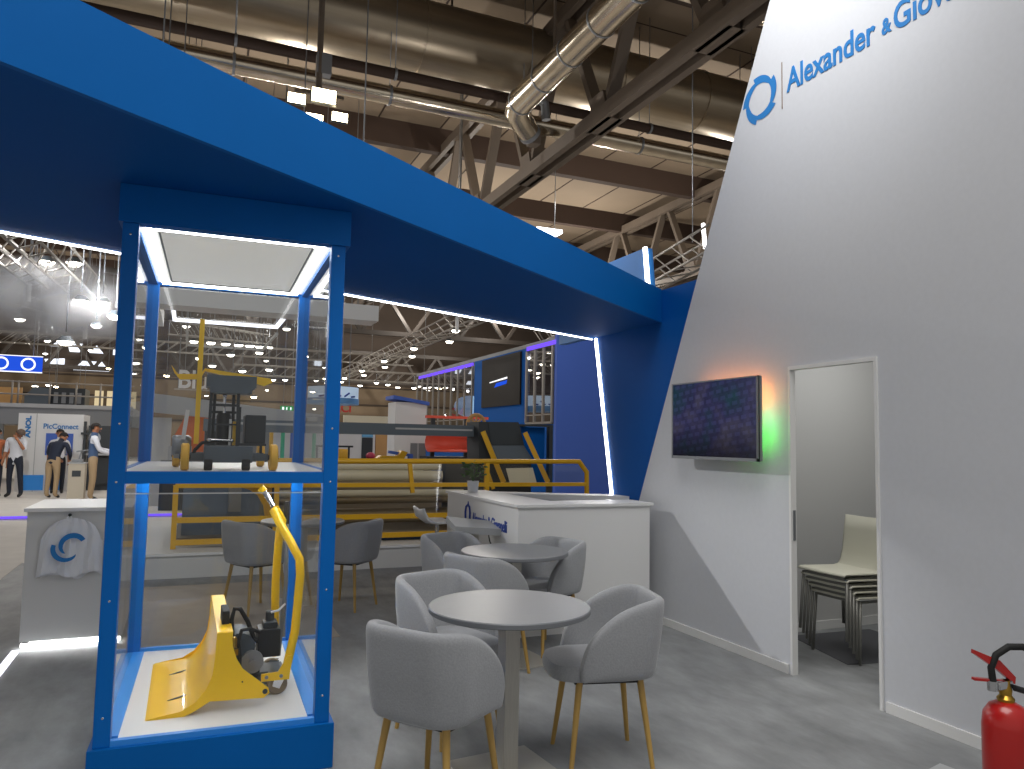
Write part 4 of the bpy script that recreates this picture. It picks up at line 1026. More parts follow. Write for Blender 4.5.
# hanging signs
def signs():
    t = thing('blue_light_sign', 'hanging blue light sign with white ring shapes at the far left', 'sign', (-4.6, 25, 3.25))
    part('panel', MB().box(-5.6, -3.87, 25, 25.1, 3.24, 3.68), M['bluescr'], t)
    for x in (-4.85, -4.2):
        part('ring', MB().tube([(x+.16*math.cos(a), 24.97, 3.46+.16*math.sin(a)) for a in [2*PI*k/20 for k in range(20)]], .025, 6, closed=True), M['whitesgn'], t)
    part('frame', MB().box(-5.6, -3.85, 24.96, 25, 3.22, 3.25).box(-5.6, -3.85, 24.96, 25, 3.68, 3.7), M['whitesgn'], t)
    cables([(-5.2, 25.05, 3.68), (-4.1, 25.05, 3.68)], t)
    t = thing('hanging_letter_sign', 'white hanging letters half hidden behind the yellow mast', 'sign', (.2, 22, 2.8))
    lettering('Blue', (-.28, 21.95, 2.80), .68, M['white'], t, FRONT, width=1.02, bold=.012, extrude=.04)
    part('rail', MB().bar((-.35, 22, 2.76), (1.2, 22, 2.76), .04), M['alu'], t)
    cables([(-.25, 22, 2.76), (1.1, 22, 2.76)], t)
    t = thing('round_hanging_sign', 'round white and blue hanging sign left of the white tower', 'sign', (4.3, 24, 2.65))
    part('drum', MB().lathe([(.70, 2.66), (.80, 2.66), (.80, 3.16), (.70, 3.16)], (4.3, 24.6, 0), 40), mat('sign_light_blue', '#b9cfe6', .6, emit='#b9cfe6', estr=.35), t)
    part('lower_band', MB().lathe([(.801, 2.62), (.82, 2.62), (.82, 2.80), (.801, 2.80)], (4.3, 24.6, 0), 40), mat('sign_mid_blue', '#5a8fc4', .6), t)
    for k, a in enumerate((-2.2, -1.9, -1.55, -1.2, -.9)):
        c = Vector((4.3+.82*math.cos(a), 24.6+.82*math.sin(a), 2.9)); d = Vector((-math.sin(a), math.cos(a), 0))
        part('mark', MB().bar(c-d*.09-Vector((0, 0, .06)), c+d*.09+Vector((0, 0, .06 if k % 2 else -.04)), .02, .05), M['navy'], t)
    cables([(3.8, 24.6, 3.16), (4.8, 24.6, 3.16)], t)
    t = thing('exit_sign', 'small green exit sign hanging behind the cabinet', 'exit sign', (4.68, 40, 2.9))
    part('panel', MB().box(4.36, 5.0, 40, 40.06, 2.9, 3.15), M['exit'], t)
    part('pictogram', MB().box(4.44, 4.54, 39.99, 40, 2.94, 3.1).box(4.64, 4.70, 39.99, 40, 2.95, 3.09).box(4.84, 4.9, 39.99, 40, 2.95, 3.09), M['whitesgn'], t)
    cables([(4.5, 40.03, 3.15), (4.9, 40.03, 3.15)], t)
    t = thing('red_letter_sign', 'small red letters hanging right of the cabinet post', 'sign', (5.6, 30, 2.58))
    lettering('ACI', (5.25, 29.97, 2.58), .46, M['redsgn'], t, FRONT, width=.72, bold=.012, extrude=.03)
    cables([(5.4, 30, 2.9), (5.85, 30, 2.9)], t)
    t = thing('blue_end_sign', 'blue sign panel with white letters and lit edge rising behind the canopy end', 'sign', (5.0, 9, 0))
    part('panel', MB().prism([(5.0, 7.62, 0), (5.0, 7.40, 2.3), (5.0, 7.62, 3.88), (5.0, 9.9, 3.88), (5.0, 9.9, 2.95), (5.0, 8.2, 2.95), (5.0, 8.2, 0)], (.1, 0, 0)), mat('sign_panel_blue', '#2a78c4', .5), t)
    part('lit_edge', MB().bar((4.99, 7.40, 2.3), (4.99, 7.61, 3.88), .04), M['led'], t)
    lettering('Giovanelli', (4.99, 9.4, 3.40), .26, M['white'], t, LEFTW, width=1.55, bold=.004)
signs()
spot((4.2, 8.8, 4.9), (5.0, 8.3, 3.9), 60, math.radians(60), 1)
single('ceiling_floodlight', MB().box(5.6, 6.1, 12.0, 12.4, 5.3, 5.36), M['led'], 'flat white floodlight above the blue sign behind the canopy', 'lamp')
single('light_tube', MB().bar((9.22, 12, 5.9), (9.27, 12, 5.4), .05), M['led'], 'upright white light tube beside the slanted edge of the white wall', 'light tube')

# ================================================================== machine on the white platform
struct('platform', MB().box(-.95, 5.6, 8.85, 12.3, 0.0, 0.262), M['white_d'])
struct('platform_edge', MB().box(-.97, 5.62, 8.83, 8.85, .235, .265).box(-.97, -.95, 8.85, 12.3, .235, .265), M['white'])
def machine():
    zp = .263
    t = thing('guarded_machine', 'long machine with yellow guard rails and clear panels on the white platform', 'machine', (2.5, 10, zp))
    y0 = 9.2
    gy = M['yellow_d']
    # guard frame
    part('top_rail', MB().tube([(1.0, y0, 1.235), (4.98, y0, 1.255), (5.10, y0, 1.11), (5.105, y0, .80), (5.105, y0, .27)], .035, 10), gy, t, 'yellow top guard rail with a chamfered end')
    part('upper_rail', MB().bar((-.08, y0, .955), (5.10, y0, .945), .05, .05), gy, t)
    part('middle_rail', MB().bar((-.07, y0, .575), (3.6, y0, .565), .05, .06), gy, t)
    part('lower_rail', MB().bar((-.06, y0, .33), (3.6, y0, .345), .05, .06), gy, t)
    for x in (-.075, 1.0, 3.62): part('guard_post', MB().bar((x, y0, .263), (x, y0, .96 if x < 0 else 1.24), .055, .055), gy, t)
    part('guard_post', MB().bar((2.58, y0, 1.24), (2.63, y0, .85), .05, .04), gy, t)
    for x0, x1, z0, z1 in ((-.05, .97, .36, .93), (1.03, 2.58, .98, 1.2), (2.64, 5.05, .98, 1.2), (1.03, 3.6, .6, .92), (1.03, 3.6, .37, .55)):
        part('clear_panel', MB().quad((x0, y0+.005, z0), (x1, y0+.005, z0), (x1, y0+.005, z1), (x0, y0+.005, z1)), M['glassm'], t)
    part('corner_plate', MB().prism([(.60, 9.23, .93), (.95, 9.23, .93), (.95, 9.23, .58), (.885, 9.23, .58), (.86, 9.23, .72), (.79, 9.23, .84), (.70, 9.23, .90)], (0, .015, 0)), gy, t, 'yellow corner plate with a rounded cut')
    part('bed', MB().box(-.05, 5.0, 9.5, 11.6, .27, .34).box(1.2, 4.9, 11.0, 11.6, .34, .42), mat('bed_brown', '#6e6352', .6), t)
    part('blue_trough', MB().box(2.1, 2.9, 9.3, 9.5, .265, .31), mat('trough_blue', '#163a63', .5), t)
    part('side_cover', MB().box(.0, 1.0, 9.75, 11.4, .34, .95), mat('steel_blue_cover', '#566880', .5, vary=.25, scale=3), t, 'steel blue covered drum on the left')
    part('gear_cover', MB().box(.50, .64, 9.6, 9.75, .62, .9), M['gmetal'], t)
    for z, r, x1 in ((1.15, .045, 3.22), (1.03, .07, 3.23), (.80, .045, 3.55)):
        part('roller', MB().tube([(1.05, 9.9, z), (x1, 9.9, z)], r, 20), M['cream'], t, 'long cream roller')
    part('roller', MB().tube([(1.05, 10.4, 1.09), (3.1, 10.4, 1.09)], .07, 20), M['cream'], t, 'long cream roller')
    for z, r in ((.69, .05), (.50, .08), (.42, .04)):
        part('roller', MB().tube([(1.05, 10.2, z), (3.58, 10.2, z)], r, 16), mat('bronze_roller', '#8a7a5c', .4, .3), t, 'bronze toned roller')
    for x in (1.0, 3.62): part('end_plate', MB().box(x-.03, x+.03, 9.5, 11.0, .34, 1.2), M['anth_d'], t)
    part('rear_panel', MB().box(1.03, 3.6, 10.95, 11.0, .34, 1.05), mat('rear_brown', '#9a8b74', .6), t)
    # dark beam and angled hopper tower
    b = part('beam', MB().box(.2, 3.95, 10.4, 10.65, 1.575, 1.735), M['anth'], t, 'long dark grey cross beam')
    part('beam_slot', MB().box(2.7, 3.85, 10.392, 10.4, 1.655, 1.68).box(.6, 1.75, 10.392, 10.4, 1.67, 1.70), M['grey_l'], b)
    part('beam_post', MB().box(.22, .36, 10.42, 10.62, .34, 1.575), M['anth_d'], t)
    part('hopper', MB().prism([(3.87, 10.2, 1.79), (4.50, 10.2, 1.80), (4.60, 10.2, 1.46), (4.72, 10.2, 1.24), (4.72, 10.2, .34), (3.92, 10.2, .34)], (0, .5, 0)), M['anth_d'], t, 'dark grey hopper tower')
    part('hopper_face', MB().prism([(4.02, 10.19, 1.79), (4.48, 10.19, 1.80), (4.58, 10.19, 1.47), (4.07, 10.19, 1.46)], (0, .008, 0)), mat('hopper_dark', '#33393c', .5), t)
    part('hopper_flap', MB().prism([(4.07, 10.18, 1.45), (4.58, 10.18, 1.46), (4.70, 10.12, 1.26), (4.12, 10.12, 1.25)], (0, .01, 0)), M['anth'], t, 'lighter grey flap')
    for (xa, xb) in ((3.91, 4.19), (4.57, 4.89)):
        part('chute_rail', MB().bar((xa, 10.12, 1.65), (xb, 9.98, .93), .06, .07), gy, t, 'slanting yellow chute rail')
    part('chute_rail', MB().bar((3.90, 10.0, 1.18), (4.03, 9.98, .84), .05), gy, t)
    part('label_plate', MB().prism([(4.22, 9.98, 1.13), (4.64, 9.98, 1.14), (4.70, 9.96, .92), (4.28, 9.96, .91)], (0, .006, 0)), M['cream'], t, 'cream plate at the chute foot')
    part('tie_beam', MB().box(4.55, 5.12, 10.3, 10.4, 1.745, 1.775).box(5.06, 5.12, 10.3, 10.4, .34, 1.745), M['anth_d'], t)
    part('blue_panel', MB().box(4.66, 5.05, 10.45, 10.5, .9, 1.735), M['blue_wall'], t, 'blue rear panel')
machine()
single('wheel_display', MB().tube([(4.36+.15*math.cos(a), 11.6, 1.79+.15*math.sin(a)) for a in [2*PI*k/24 for k in range(24)]], .03, 8, closed=True).bar((4.21, 11.6, 1.79), (4.51, 11.6, 1.79), .03).bar((4.36, 11.6, 1.64), (4.36, 11.6, 1.94), .03).bar((4.26, 11.6, 1.69), (4.46, 11.6, 1.89), .03).bar((4.26, 11.6, 1.89), (4.46, 11.6, 1.69), .03).bar((4.36, 11.62, .265), (4.36, 11.62, 1.66), .05), M['tan'], 'brown spoked wheel half hidden behind the dark hopper tower', 'wheel')

# red curved blade machine on legs, behind the beam
def red_blade():
    t = thing('curved_blade', 'coral red curved blade on a stand behind the dark cross beam', 'machine', (4.8, 14, 0))
    prof = [(14.0, 1.68), (14.12, 1.62), (14.2, 1.52), (14.2, 1.42), (14.12, 1.33), (14.0, 1.29)]
    rows = [[(x, y, z) for (y, z) in prof] for x in (4.28, 5.30)]
    s = part('blade_sheet', MB().grid(rows), M['redm'], t); s.modifiers.new('thick', 'SOLIDIFY').thickness = .03
    for k in range(6): part('rib', MB().box(4.33+.18*k, 4.35+.18*k, 14.18, 14.25, 1.32, 1.65), M['redm'], t)
    part('top_edge', MB().box(4.2, 5.45, 13.95, 14.05, 1.69, 1.72).box(4.3, 5.6, 14.2, 14.3, 1.95, 2.0), M['redm'], t)
    part('stand', MB().box(4.3, 5.3, 14.1, 14.6, 1.14, 1.2).box(4.35, 4.42, 14.15, 14.5, 0, 1.14).box(5.15, 5.22, 14.15, 14.5, 0, 1.14).box(4.4, 4.48, 14.2, 14.26, 1.2, 1.95).box(5.1, 5.18, 14.2, 14.26, 1.2, 1.95), M['anth_d'], t)
    part('brace', MB().bar((4.8, 13.9, 1.14), (5.5, 13.9, 1.34), .03), M['black'], t)
red_blade()

# low display table with colourful parts
def parts_table():
    t = thing('display_table', 'dark display table with coloured machine parts behind the long cream rollers', 'table', (3.0, 12.7, 0))
    part('tabletop', MB().box(2.2, 3.75, 12.45, 13.0, 1.12, 1.16), M['anth_d'], t)
    for x in (2.25, 3.68):
        for y in (12.5, 12.95): part('leg', MB().box(x-.03, x+.03, y-.03, y+.03, 0, 1.12), M['anth_d'], t)
parts_table()
single('yellow_frame_part', MB().prism([(2.95, 12.6, 1.162), (3.42, 12.6, 1.162), (3.50, 12.6, 1.30), (3.40, 12.6, 1.33), (3.33, 12.6, 1.23), (3.05, 12.6, 1.24)], (0, .25, 0)), M['yellow_d'], 'yellow angular machine part on the display table', 'machine part')
single('blue_arm_part', MB().bar((3.2, 12.75, 1.30), (3.62, 12.75, 1.24), .07, .05).box(3.55, 3.62, 12.7, 12.8, 1.162, 1.25), M['booth_blue'], 'blue arm leaning at the right of the display table', 'machine part')
single('pink_part', MB().ball((2.88, 12.7, 1.23), .07, (1.2, 1, .9)), mat('pink_paint', '#c2405e', .5), 'round pink part left on the display table', 'machine part')
single('rail_stand', MB().bar((2.0, 12.9, 1.38), (2.62, 12.9, 1.38), .03).bar((2.02, 12.9, 0), (2.02, 12.9, 1.38), .03).bar((2.55, 12.9, 0), (2.55, 12.9, 1.38), .03), M['anth_d'], 'thin dark rail standing left of the display table', 'rail')
single('amber_drum', MB().lathe([(0, 0), (.09, 0), (.1, .02), (.1, .16), (.09, .18), (0, .18)], (2.38, 12.62, 1.162), 20), M['yellow_w'], 'small amber drum behind the thin dark rail', 'drum')
# white counters with violet light beyond the platform
for (x0, x1, y, lb) in ((1.3, 3.0, 13.4, 'low white bench with violet light seen below the rails, left of centre'), (4.0, 5.6, 13.4, 'low white bench with violet light seen below the rails, beside the counter lettering')):
    t = thing('lit_bench', lb, 'bench', ((x0+x1)/2, y, 0), 'lit benches')
    part('body', MB().box(x0, x1, y, y+.5, 0, .40), M['white_d'], t); part('top', MB().box(x0-.03, x1+.05, y-.03, y+.54, .40, .46), M['cream'], t)
    part('violet_strip', MB().box(x0, x1+.02, y-.012, y-.002, .28, .33), M['purple'], t)

# ================================================================== large booth with glazed facade on the right
def facade():
    X = 8.03
    t = thing('booth_building', 'two storey blue booth with glazed front, violet top light and dark display', 'booth', (9.0, 20, 0))
    part('end_wall', MB().box(X, 10.4, 16.0, 16.12, 0, 4.1), M['booth_blue'], t, 'violet blue end wall')
    part('front_wall', MB().box(X, X+.1, 20.95, 27.5-5.9, 0, 3.95).box(X, X+.1, 17.75, 20.95, 0, 3.95).box(X, X+.1, 16.12, 28, 0, 1.95), M['blue_wall'], t, 'deep blue front wall')
    part('roof_edge', MB().box(X, 10.4, 16.12, 28, 3.95, 4.05), M['grey_m'], t)
    part('inner_wall', MB().box(10.2, 10.3, 16.12, 28, 1.95, 3.95), mat('inner_dark', '#5a5a60', .7), t)
    part('violet_light', MB().box(X-.03, X, 16.05, 17.7, 3.87, 3.97), M['purple'], t, 'violet light strip along the top'); part('violet_light', MB().box(X-.03, X, 21.7, 27.6, 3.83, 3.93), M['purple'], t, 'violet light strip along the top')
    d = part('display', MB().box(X-.05, X, 18.05, 20.85, 2.50, 3.90), M['screen_d'], t, 'large dark display')
    lettering('ORANGE', (X-.055, 20.15, 3.2), .16, M['whitesgn'], d, LEFTW, width=1.2, bold=.004, name='white_stroke') if False else part('caption_mark', MB().prism([(X-.053, 20.2, 3.19), (X-.053, 18.9, 3.24), (X-.053, 18.9, 3.29), (X-.053, 20.2, 3.22)], (.002, 0, 0)), M['whitesgn'], d, 'pale line of caption on the display')
    part('caption_badge', MB().prism([(X-.053, 19.85, 3.04), (X-.053, 18.95, 3.10), (X-.053, 18.9, 3.2), (X-.053, 19.7, 3.16)], (.002, 0, 0)), M['bluescr'], d, 'blue caption badge')
    def glazing(ya, yb, n, lab):
        g = part('glazing', MB().quad((X-.01, ya, 2.0), (X-.01, yb, 2.0), (X-.01, yb, 3.85), (X-.01, ya, 3.85)), M['glassb'], t, lab)
        for k in range(n+1):
            y = ya+(yb-ya)*k/n
            part('mullion', MB().box(X-.04, X, y-.03, y+.03, 2.0, 3.85), M['alu'], g)
        part('transom', MB().box(X-.04, X, ya, yb, 1.97, 2.02).box(X-.04, X, ya, yb, 2.18, 2.21), M['alu'], g)
    glazing(16.2, 17.7, 3, 'glazed bay nearest the violet blue wall'); glazing(21.75, 27.8, 9, 'long glazed bay beyond the dark display')
    for k in range(16):
        rr = random.Random(k)
        part('ceiling_spot', MB().ball((8.6+rr.uniform(0, 1.4), rr.uniform(16.3, 27.5), rr.uniform(2.3, 3.7)), .05, seg=8), M['lens'], t)
    for (y, r) in ((25.2, .55), (22.6, .4)):
        part('balloon_lamp', MB().ball((9.2, y, 2.75), r, (1, 1, .7), 16), mat('pale_blue_dome', '#a9cbe8', .5, emit='#9cc4ea', estr=.6), t, 'pale blue dome lamp inside')
facade()
# front wall gaps behind the glazing stay open above the low wall

def white_tower():
    t = thing('white_tower', 'tall narrow white tower with blue slanted cap left of the red blade', 'tower', (4.0, 14.9, 0))
    part('body', MB().box(3.83, 4.48, 14.8, 15.4, 0, 2.27), M['white'], t)
    part('cap', MB().prism([(3.78, 14.75, 2.33), (4.52, 14.75, 2.22), (4.52, 14.75, 2.29), (3.78, 14.75, 2.40)], (0, .7, 0)), M['booth_blue'], t, 'blue slanted cap')
    part('recess', MB().box(4.16, 4.48, 14.79, 14.8, .9, 1.45), M['grey_m'], t, 'grey recess'); part('recess_slot', MB().box(4.3, 4.33, 14.785, 14.79, .9, 1.45), M['grey_l'], t)
white_tower()
def far_white_booth():
    t = thing('white_booth', 'white booth wall with a dark doorway and tan panel left of the white tower', 'booth', (4.0, 18.2, 0))
    part('wall', MB().box(1.75, 4.18, 18, 18.1, 0, 1.88), M['white'], t)
    part('door', MB().box(3.86, 4.12, 17.98, 18, 0, 1.55), M['anth_d'], t, 'dark doorway'); part('light_panel', MB().box(3.86, 4.12, 17.97, 18, 1.56, 1.86), mat('sky_blue_panel', '#6fb2dd', .5), t, 'light blue panel over the doorway')
    part('tan_panel', MB().box(4.2, 4.85, 18, 18.1, 0, 1.85), M['tan'], t, 'tan panel'); part('roof_board', MB().box(3.7, 5.3, 19.5, 19.6, 1.9, 2.12), M['cream'], t, 'cream roof board')
far_white_booth()
def orange_booth():
    t = thing('orange_booth', 'orange and grey booth seen behind the model on the cabinet shelf', 'booth', (.2, 18.5, 0))
    part('orange_wall', MB().prism([(-.26, 18, 1.45), (-.02, 18, 1.98), (.60, 18, 2.0), (.60, 18, 0), (-.26, 18, 0)], (0, .1, 0)), M['orange'], t, 'orange wall with a slanted corner')
    part('grey_fascia', MB().prism([(-.9, 17.6, 2.02), (3.0, 17.6, 1.72), (3.0, 17.6, 2.04), (-.9, 17.6, 2.42)], (0, .36, 0)), M['grey_l'], t, 'slanted light grey fascia')
    part('grey_wall', MB().box(.6, 1.75, 18, 18.1, 0, 1.9), M['grey_m'], t); part('white_side', MB().box(-.9, -.3, 18, 18.1, 0, 1.9), M['white_d'], t)
    part('counter', MB().box(-.45, .5, 16.9, 17.4, 0, 1.0), M['anth_d'], t); part('counter_screen', MB().box(-.32, .12, 16.87, 16.9, 1.02, 1.3), M['grey_l'], t)
orange_booth()
for i, (x, z0, z1, m, lb) in enumerate([(1.63, .9, 1.78, 'yellow_d', 'yellow post behind the dark side tank in the cabinet'), (1.86, .9, 1.76, 'greenp', 'mint green post behind the right part of the cabinet'), (2.5, .9, 1.74, 'greenp', 'mint green post right of the cabinet back post'), (2.05, .9, 1.7, 'booth_blue', 'blue post behind the right part of the cabinet')]):
    single('display_post', MB().lathe([(.04, 0), (.04, z1)], (x, 16.4, 0), 12), M[m], lb, 'post', 'display posts at the booths')
single('far_red_panel', MB().box(.15, .75, 22.5, 22.6, 0, 2.36), mat('pale_red', '#c9635a', .6), 'pale red panel below the hanging white letters', 'panel')

# ================================================================== left: mezzanine, PicConnect booth, people
def mezzanine():
    t = thing('mezzanine', 'grey raised platform with railings above the white booth at the far left', 'mezzanine', (-4.5, 28, 0))
    part('deck', MB().box(-9, -1.6, 27, 31, 1.78, 2.38), M['grey_m'], t, 'grey deck'); part('deck_edge', MB().box(-9, -1.6, 26.95, 27, 2.30, 2.42), M['grey_l'], t)
    for x in (-8.5, -5.2, -1.75): part('column', MB().box(x-.1, x+.1, 27.1, 27.3, 0, 1.78), M['grey_m'], t)
    r = MB()
    for x in (-5.9, -4.92, -4.76, -3.93, -3.22, -2.55, -1.9):
        part('railing_post', MB().tube([(x, 27.05, 2.38), (x, 27.05, 3.12)], .028, 8), M['alu'], t)
    for z in (2.72, 3.1):
        part('railing_bar', MB().tube([(-9, 27.05, z), (-1.6, 27.05, z-.03)], .024, 8), M['alu'], t)
    part('dark_unit', MB().box(-4.6, -3.1, 28.2, 29.5, 2.38, 3.0), M['anth_d'], t, 'dark unit behind the railing')
    for k in range(4): part('grey_slot', MB().box(-3.98+.22*k, -3.86+.22*k, 28.18, 28.2, 2.5, 2.85), M['grey_m'], t)
    part('machine_hump', MB().prism([(-4.75, 28.0, 2.38), (-4.1, 28.0, 2.38), (-4.1, 28.0, 2.95), (-4.5, 28.0, 3.0), (-4.75, 28.0, 2.7)], (0, .15, 0)), M['anth'], t)
    part('warm_room', MB().box(-3.0, -1.7, 30, 30.1, 2.38, 3.05), M['warmwin'], t, 'warm lit room beyond')
    part('tan_side', MB().box(-9, -5.0, 29, 29.1, 2.38, 3.0), M['tan'], t); part('room_post', MB().box(-2.72, -2.62, 29.9, 30, 2.38, 3.05), M['brown'], t)
mezzanine()
def pic_booth():
    t = thing('booth_tower', 'white booth block with blue lettering, picture and blue base behind the people', 'booth', (-3.3, 23.5, 0))
    part('block', MB().box(-4.0, -2.52, 23, 24.4, 0, 2.03), M['white'], t)
    part('blue_base', MB().box(-3.83, -3.36, 22.97, 23, .04, .43).box(-3.32, -2.9, 22.97, 23, .04, .43), M['blue_light'], t, 'blue base panels')
    part('picture', MB().box(-3.36, -2.74, 22.97, 23, .95, 1.52), M['booth_blue'], t, 'blue picture panel')
    pm = MB()
    for k in range(5): pm.prism([(-3.33+.12*k, 22.965, .97), (-3.22+.12*k, 22.965, .97), (-3.26+.12*k, 22.965, 1.15+.05*(k % 3)), (-3.32+.12*k, 22.965, 1.2)], (0, .003, 0))
    part('picture_figures', pm, M['grey_l'], t)
    lettering('PicConnect', (-3.44, 22.98, 1.64), .19, M['logo'], t, FRONT, width=.80, bold=.004)
    lettering('ANOL', (-3.72, 22.98, 1.40), .16, M['logo'], t, FRONT, width=.58, bold=.008, roll=PI/2)
    part('wall_edge', MB().box(-3.60, -3.585, 22.985, 23, 0, 2.03), M['grey_l'], t)
    part('camera_rig', MB().box(-2.5, -2.44, 22.9, 23, 0, 1.85).box(-2.55, -2.35, 22.8, 22.95, 1.5, 1.56), M['anth_d'], t)
pic_booth()
def big_wheel_machine():
    t = thing('lens_machine', 'machine with a round black lens beside the man in the vest', 'machine', (-2.2, 23.6, 0))
    part('cabinet', MB().box(-2.44, -1.7, 23.4, 24.2, 0, 1.75), M['anth_d'], t)
    part('lens_ring', MB().lathe([(.09, -.06), (.15, -.06), (.15, .02), (.09, .02)], (-2.28, 23.4, 1.42), 20, 'y'), M['gmetal'], t); part('lens', MB().lathe([(0, -.03), (.09, -.03), (.09, .0)], (-2.28, 23.4, 1.42), 20, 'y'), M['black'], t)
    part('tray', MB().box(-2.44, -1.9, 23.1, 23.4, .95, 1.0), M['grey_l'], t)
big_wheel_machine()
def pedestal():
    t = thing('pedestal', 'beige pedestal with a small black device beside the man in the navy jacket', 'pedestal', (-2.3, 20.5, 0))
    part('body', MB().box(-2.48, -2.14, 20.3, 20.7, 0, .82), mat('beige_box', '#b3aa98', .6), t); part('panel', MB().box(-2.4, -2.22, 20.29, 20.3, .52, .66), M['anth_d'], t)
    part('top_plate', MB().box(-2.5, -2.12, 20.28, 20.72, .82, .845), M['grey_l'], t)
pedestal()
single('table_device', MB().box(-2.42, -2.2, 20.35, 20.6, .846, .92, .01).bar((-2.3, 20.5, .9), (-2.25, 20.5, 1.12), .03).bar((-2.35, 20.45, 1.1), (-2.1, 20.45, 1.14), .05, .03), M['grey_m'], 'small grey measuring device on the beige pedestal', 'device')

# ------------------------------------------------------------------ people
SKIN = mat('skin', '#b07a5a', .6); SKIN_D = mat('skin_tan', '#a06a4a', .6)
def person(label, loc, rz, pose, cloth, hair_m, h=1.72, hair=True):
    """one continuous skinned body with clothing colours by limb; joints in local metres, facing -Y"""
    J = dict(pelvis=(0, 0, .95), waist=(0, 0, 1.08), chest=(0, -.01, 1.30), neck=(0, 0, 1.47), nape=(0, -.01, 1.54), head=(0, -.03, 1.62), crown=(0, -.02, 1.70),
             hipL=(.10, 0, .90), kneeL=(.11, -.02, .50), ankL=(.11, .02, .09), toeL=(.12, -.14, .035),
             hipR=(-.10, 0, .90), kneeR=(-.11, -.02, .50), ankR=(-.11, .02, .09), toeR=(-.12, -.14, .035),
             shL=(.19, 0, 1.42), elL=(.24, .02, 1.14), wrL=(.24, -.08, .92), shR=(-.19, 0, 1.42), elR=(-.24, .02, 1.14), wrR=(-.24, -.08, .92))
    J.update(pose)
    R = dict(pelvis=.145, waist=.135, chest=.155, neck=.065, nape=.06, head=.092, crown=.062, hipL=.095, kneeL=.066, ankL=.05, toeL=.036, hipR=.095, kneeR=.066, ankR=.05, toeR=.036,
             shL=.072, elL=.05, wrL=.032, shR=.072, elR=.05, wrR=.032)
    E = [('pelvis', 'waist', 'top'), ('waist', 'chest', 'top'), ('chest', 'neck', 'top'), ('neck', 'nape', 'skin'), ('nape', 'head', 'skin'), ('head', 'crown', 'skin')]
    for s in 'LR':
        E += [('pelvis', 'hip'+s, 'legs'), ('hip'+s, 'knee'+s, 'legs'), ('knee'+s, 'ank'+s, 'legs'), ('ank'+s, 'toe'+s, 'shoe'), ('chest', 'sh'+s, 'arm'), ('sh'+s, 'el'+s, 'arm'), ('el'+s, 'wr'+s, 'fore')]
    # hands: palm plus five separate fingers
    for s, sg in (('L', 1), ('R', -1)):
        w_ = Vector(J['wr'+s]); d = (w_-Vector(J['el'+s])).normalized(); a = d.cross(Vector((1, 0, 0))).normalized()
        J['palm'+s] = tuple(w_+d*.07); R['palm'+s] = .034; E.append(('wr'+s, 'palm'+s, 'skin'))
        for k, (off, L) in enumerate(((-.03, .075), (-.01, .09), (.01, .085), (.03, .065))):
            J['f%d%s' % (k, s)] = tuple(w_+d*(.085+L*.5)+a*off); R['f%d%s' % (k, s)] = .011
            J['g%d%s' % (k, s)] = tuple(w_+d*(.08+L*.95)+a*off+Vector((-sg*.02, 0, 0))); R['g%d%s' % (k, s)] = .009
            E += [('palm'+s, 'f%d%s' % (k, s), 'skin'), ('f%d%s' % (k, s), 'g%d%s' % (k, s), 'skin')]
        J['th'+s] = tuple(w_+d*.06+a*(-.055)); R['th'+s] = .011; E.append(('palm'+s, 'th'+s, 'skin'))
    hd = Vector(J['head']); up = (Vector(J['crown'])-Vector(J['nape'])).normalized(); look = Vector(pose.get('look', (0, -1, 0))).normalized(); look = (look-up*look.dot(up)).normalized(); sd = look.cross(up)
    keys = [k for k in J if k != 'look']; idx = {k: i for i, k in enumerate(keys)}
    me = bpy.data.meshes.new('skeleton'); me.from_pydata([J[k] for k in keys], [(idx[a], idx[b]) for a, b, _ in E], [])
    o = bpy.data.objects.new('skeleton', me); COL.objects.link(o)
    sk = o.modifiers.new('skin', 'SKIN'); sk.use_smooth_shade = True
    for k in keys:
        v = me.skin_vertices[0].data[idx[k]]; v.radius = (R[k], R[k]*(.78 if k in ('pelvis', 'waist', 'chest') else 1)); v.use_root = (k == 'pelvis')
    o.modifiers.new('sub', 'SUBSURF').levels = 1
    dg = bpy.context.evaluated_depsgraph_get(); bm_ = bpy.data.meshes.new_from_object(o.evaluated_get(dg))
    bpy.data.objects.remove(o); bpy.data.meshes.remove(me)
    bm_.name = 'body'
    slots = ['top', 'arm', 'fore', 'legs', 'shoe', 'skin']
    bm_.materials.clear()
    for s in slots: bm_.materials.append(cloth[s])
    segs = [(Vector(J[a]), Vector(J[b]), (R[a]+R[b])/2, c) for a, b, c in E]
    for f in bm_.polygons:
        best = None
        for p, q, r, c in segs:
            d = q-p; u = max(0, min(1, (f.center-p).dot(d)/max(1e-9, d.length_squared))); dist = (f.center-p-d*u).length/r
            if best is None or dist < best[0]: best = (dist, c)
        f.material_index = slots.index(best[1]); f.use_smooth = True
    root = thing('person', label, 'person', (0, 0, 0))
    b = link(bpy.data.objects.new('body', bm_)); b.parent = root
    def at(f_, s_, u_): return hd+look*f_+sd*s_+up*u_
    part('nose', MB().prism([at(.085, -.014, -.01), at(.085, .014, -.01), at(.085, 0, .03)], look*.028), cloth['skin'], root)
    for s_ in (-1, 1):
        part('eye', MB().ball(at(.082, s_*.032, .03), .013, seg=8), M['anth_d'], root); part('ear', MB().ball(at(0, s_*.092, .01), .026, (.6, .8, 1.2), 8), cloth['skin'], root)
    part('mouth', MB().bar(at(.088, -.024, -.045), at(.088, .024, -.045), .012), mat('lips', '#8a4a40', .6), root)
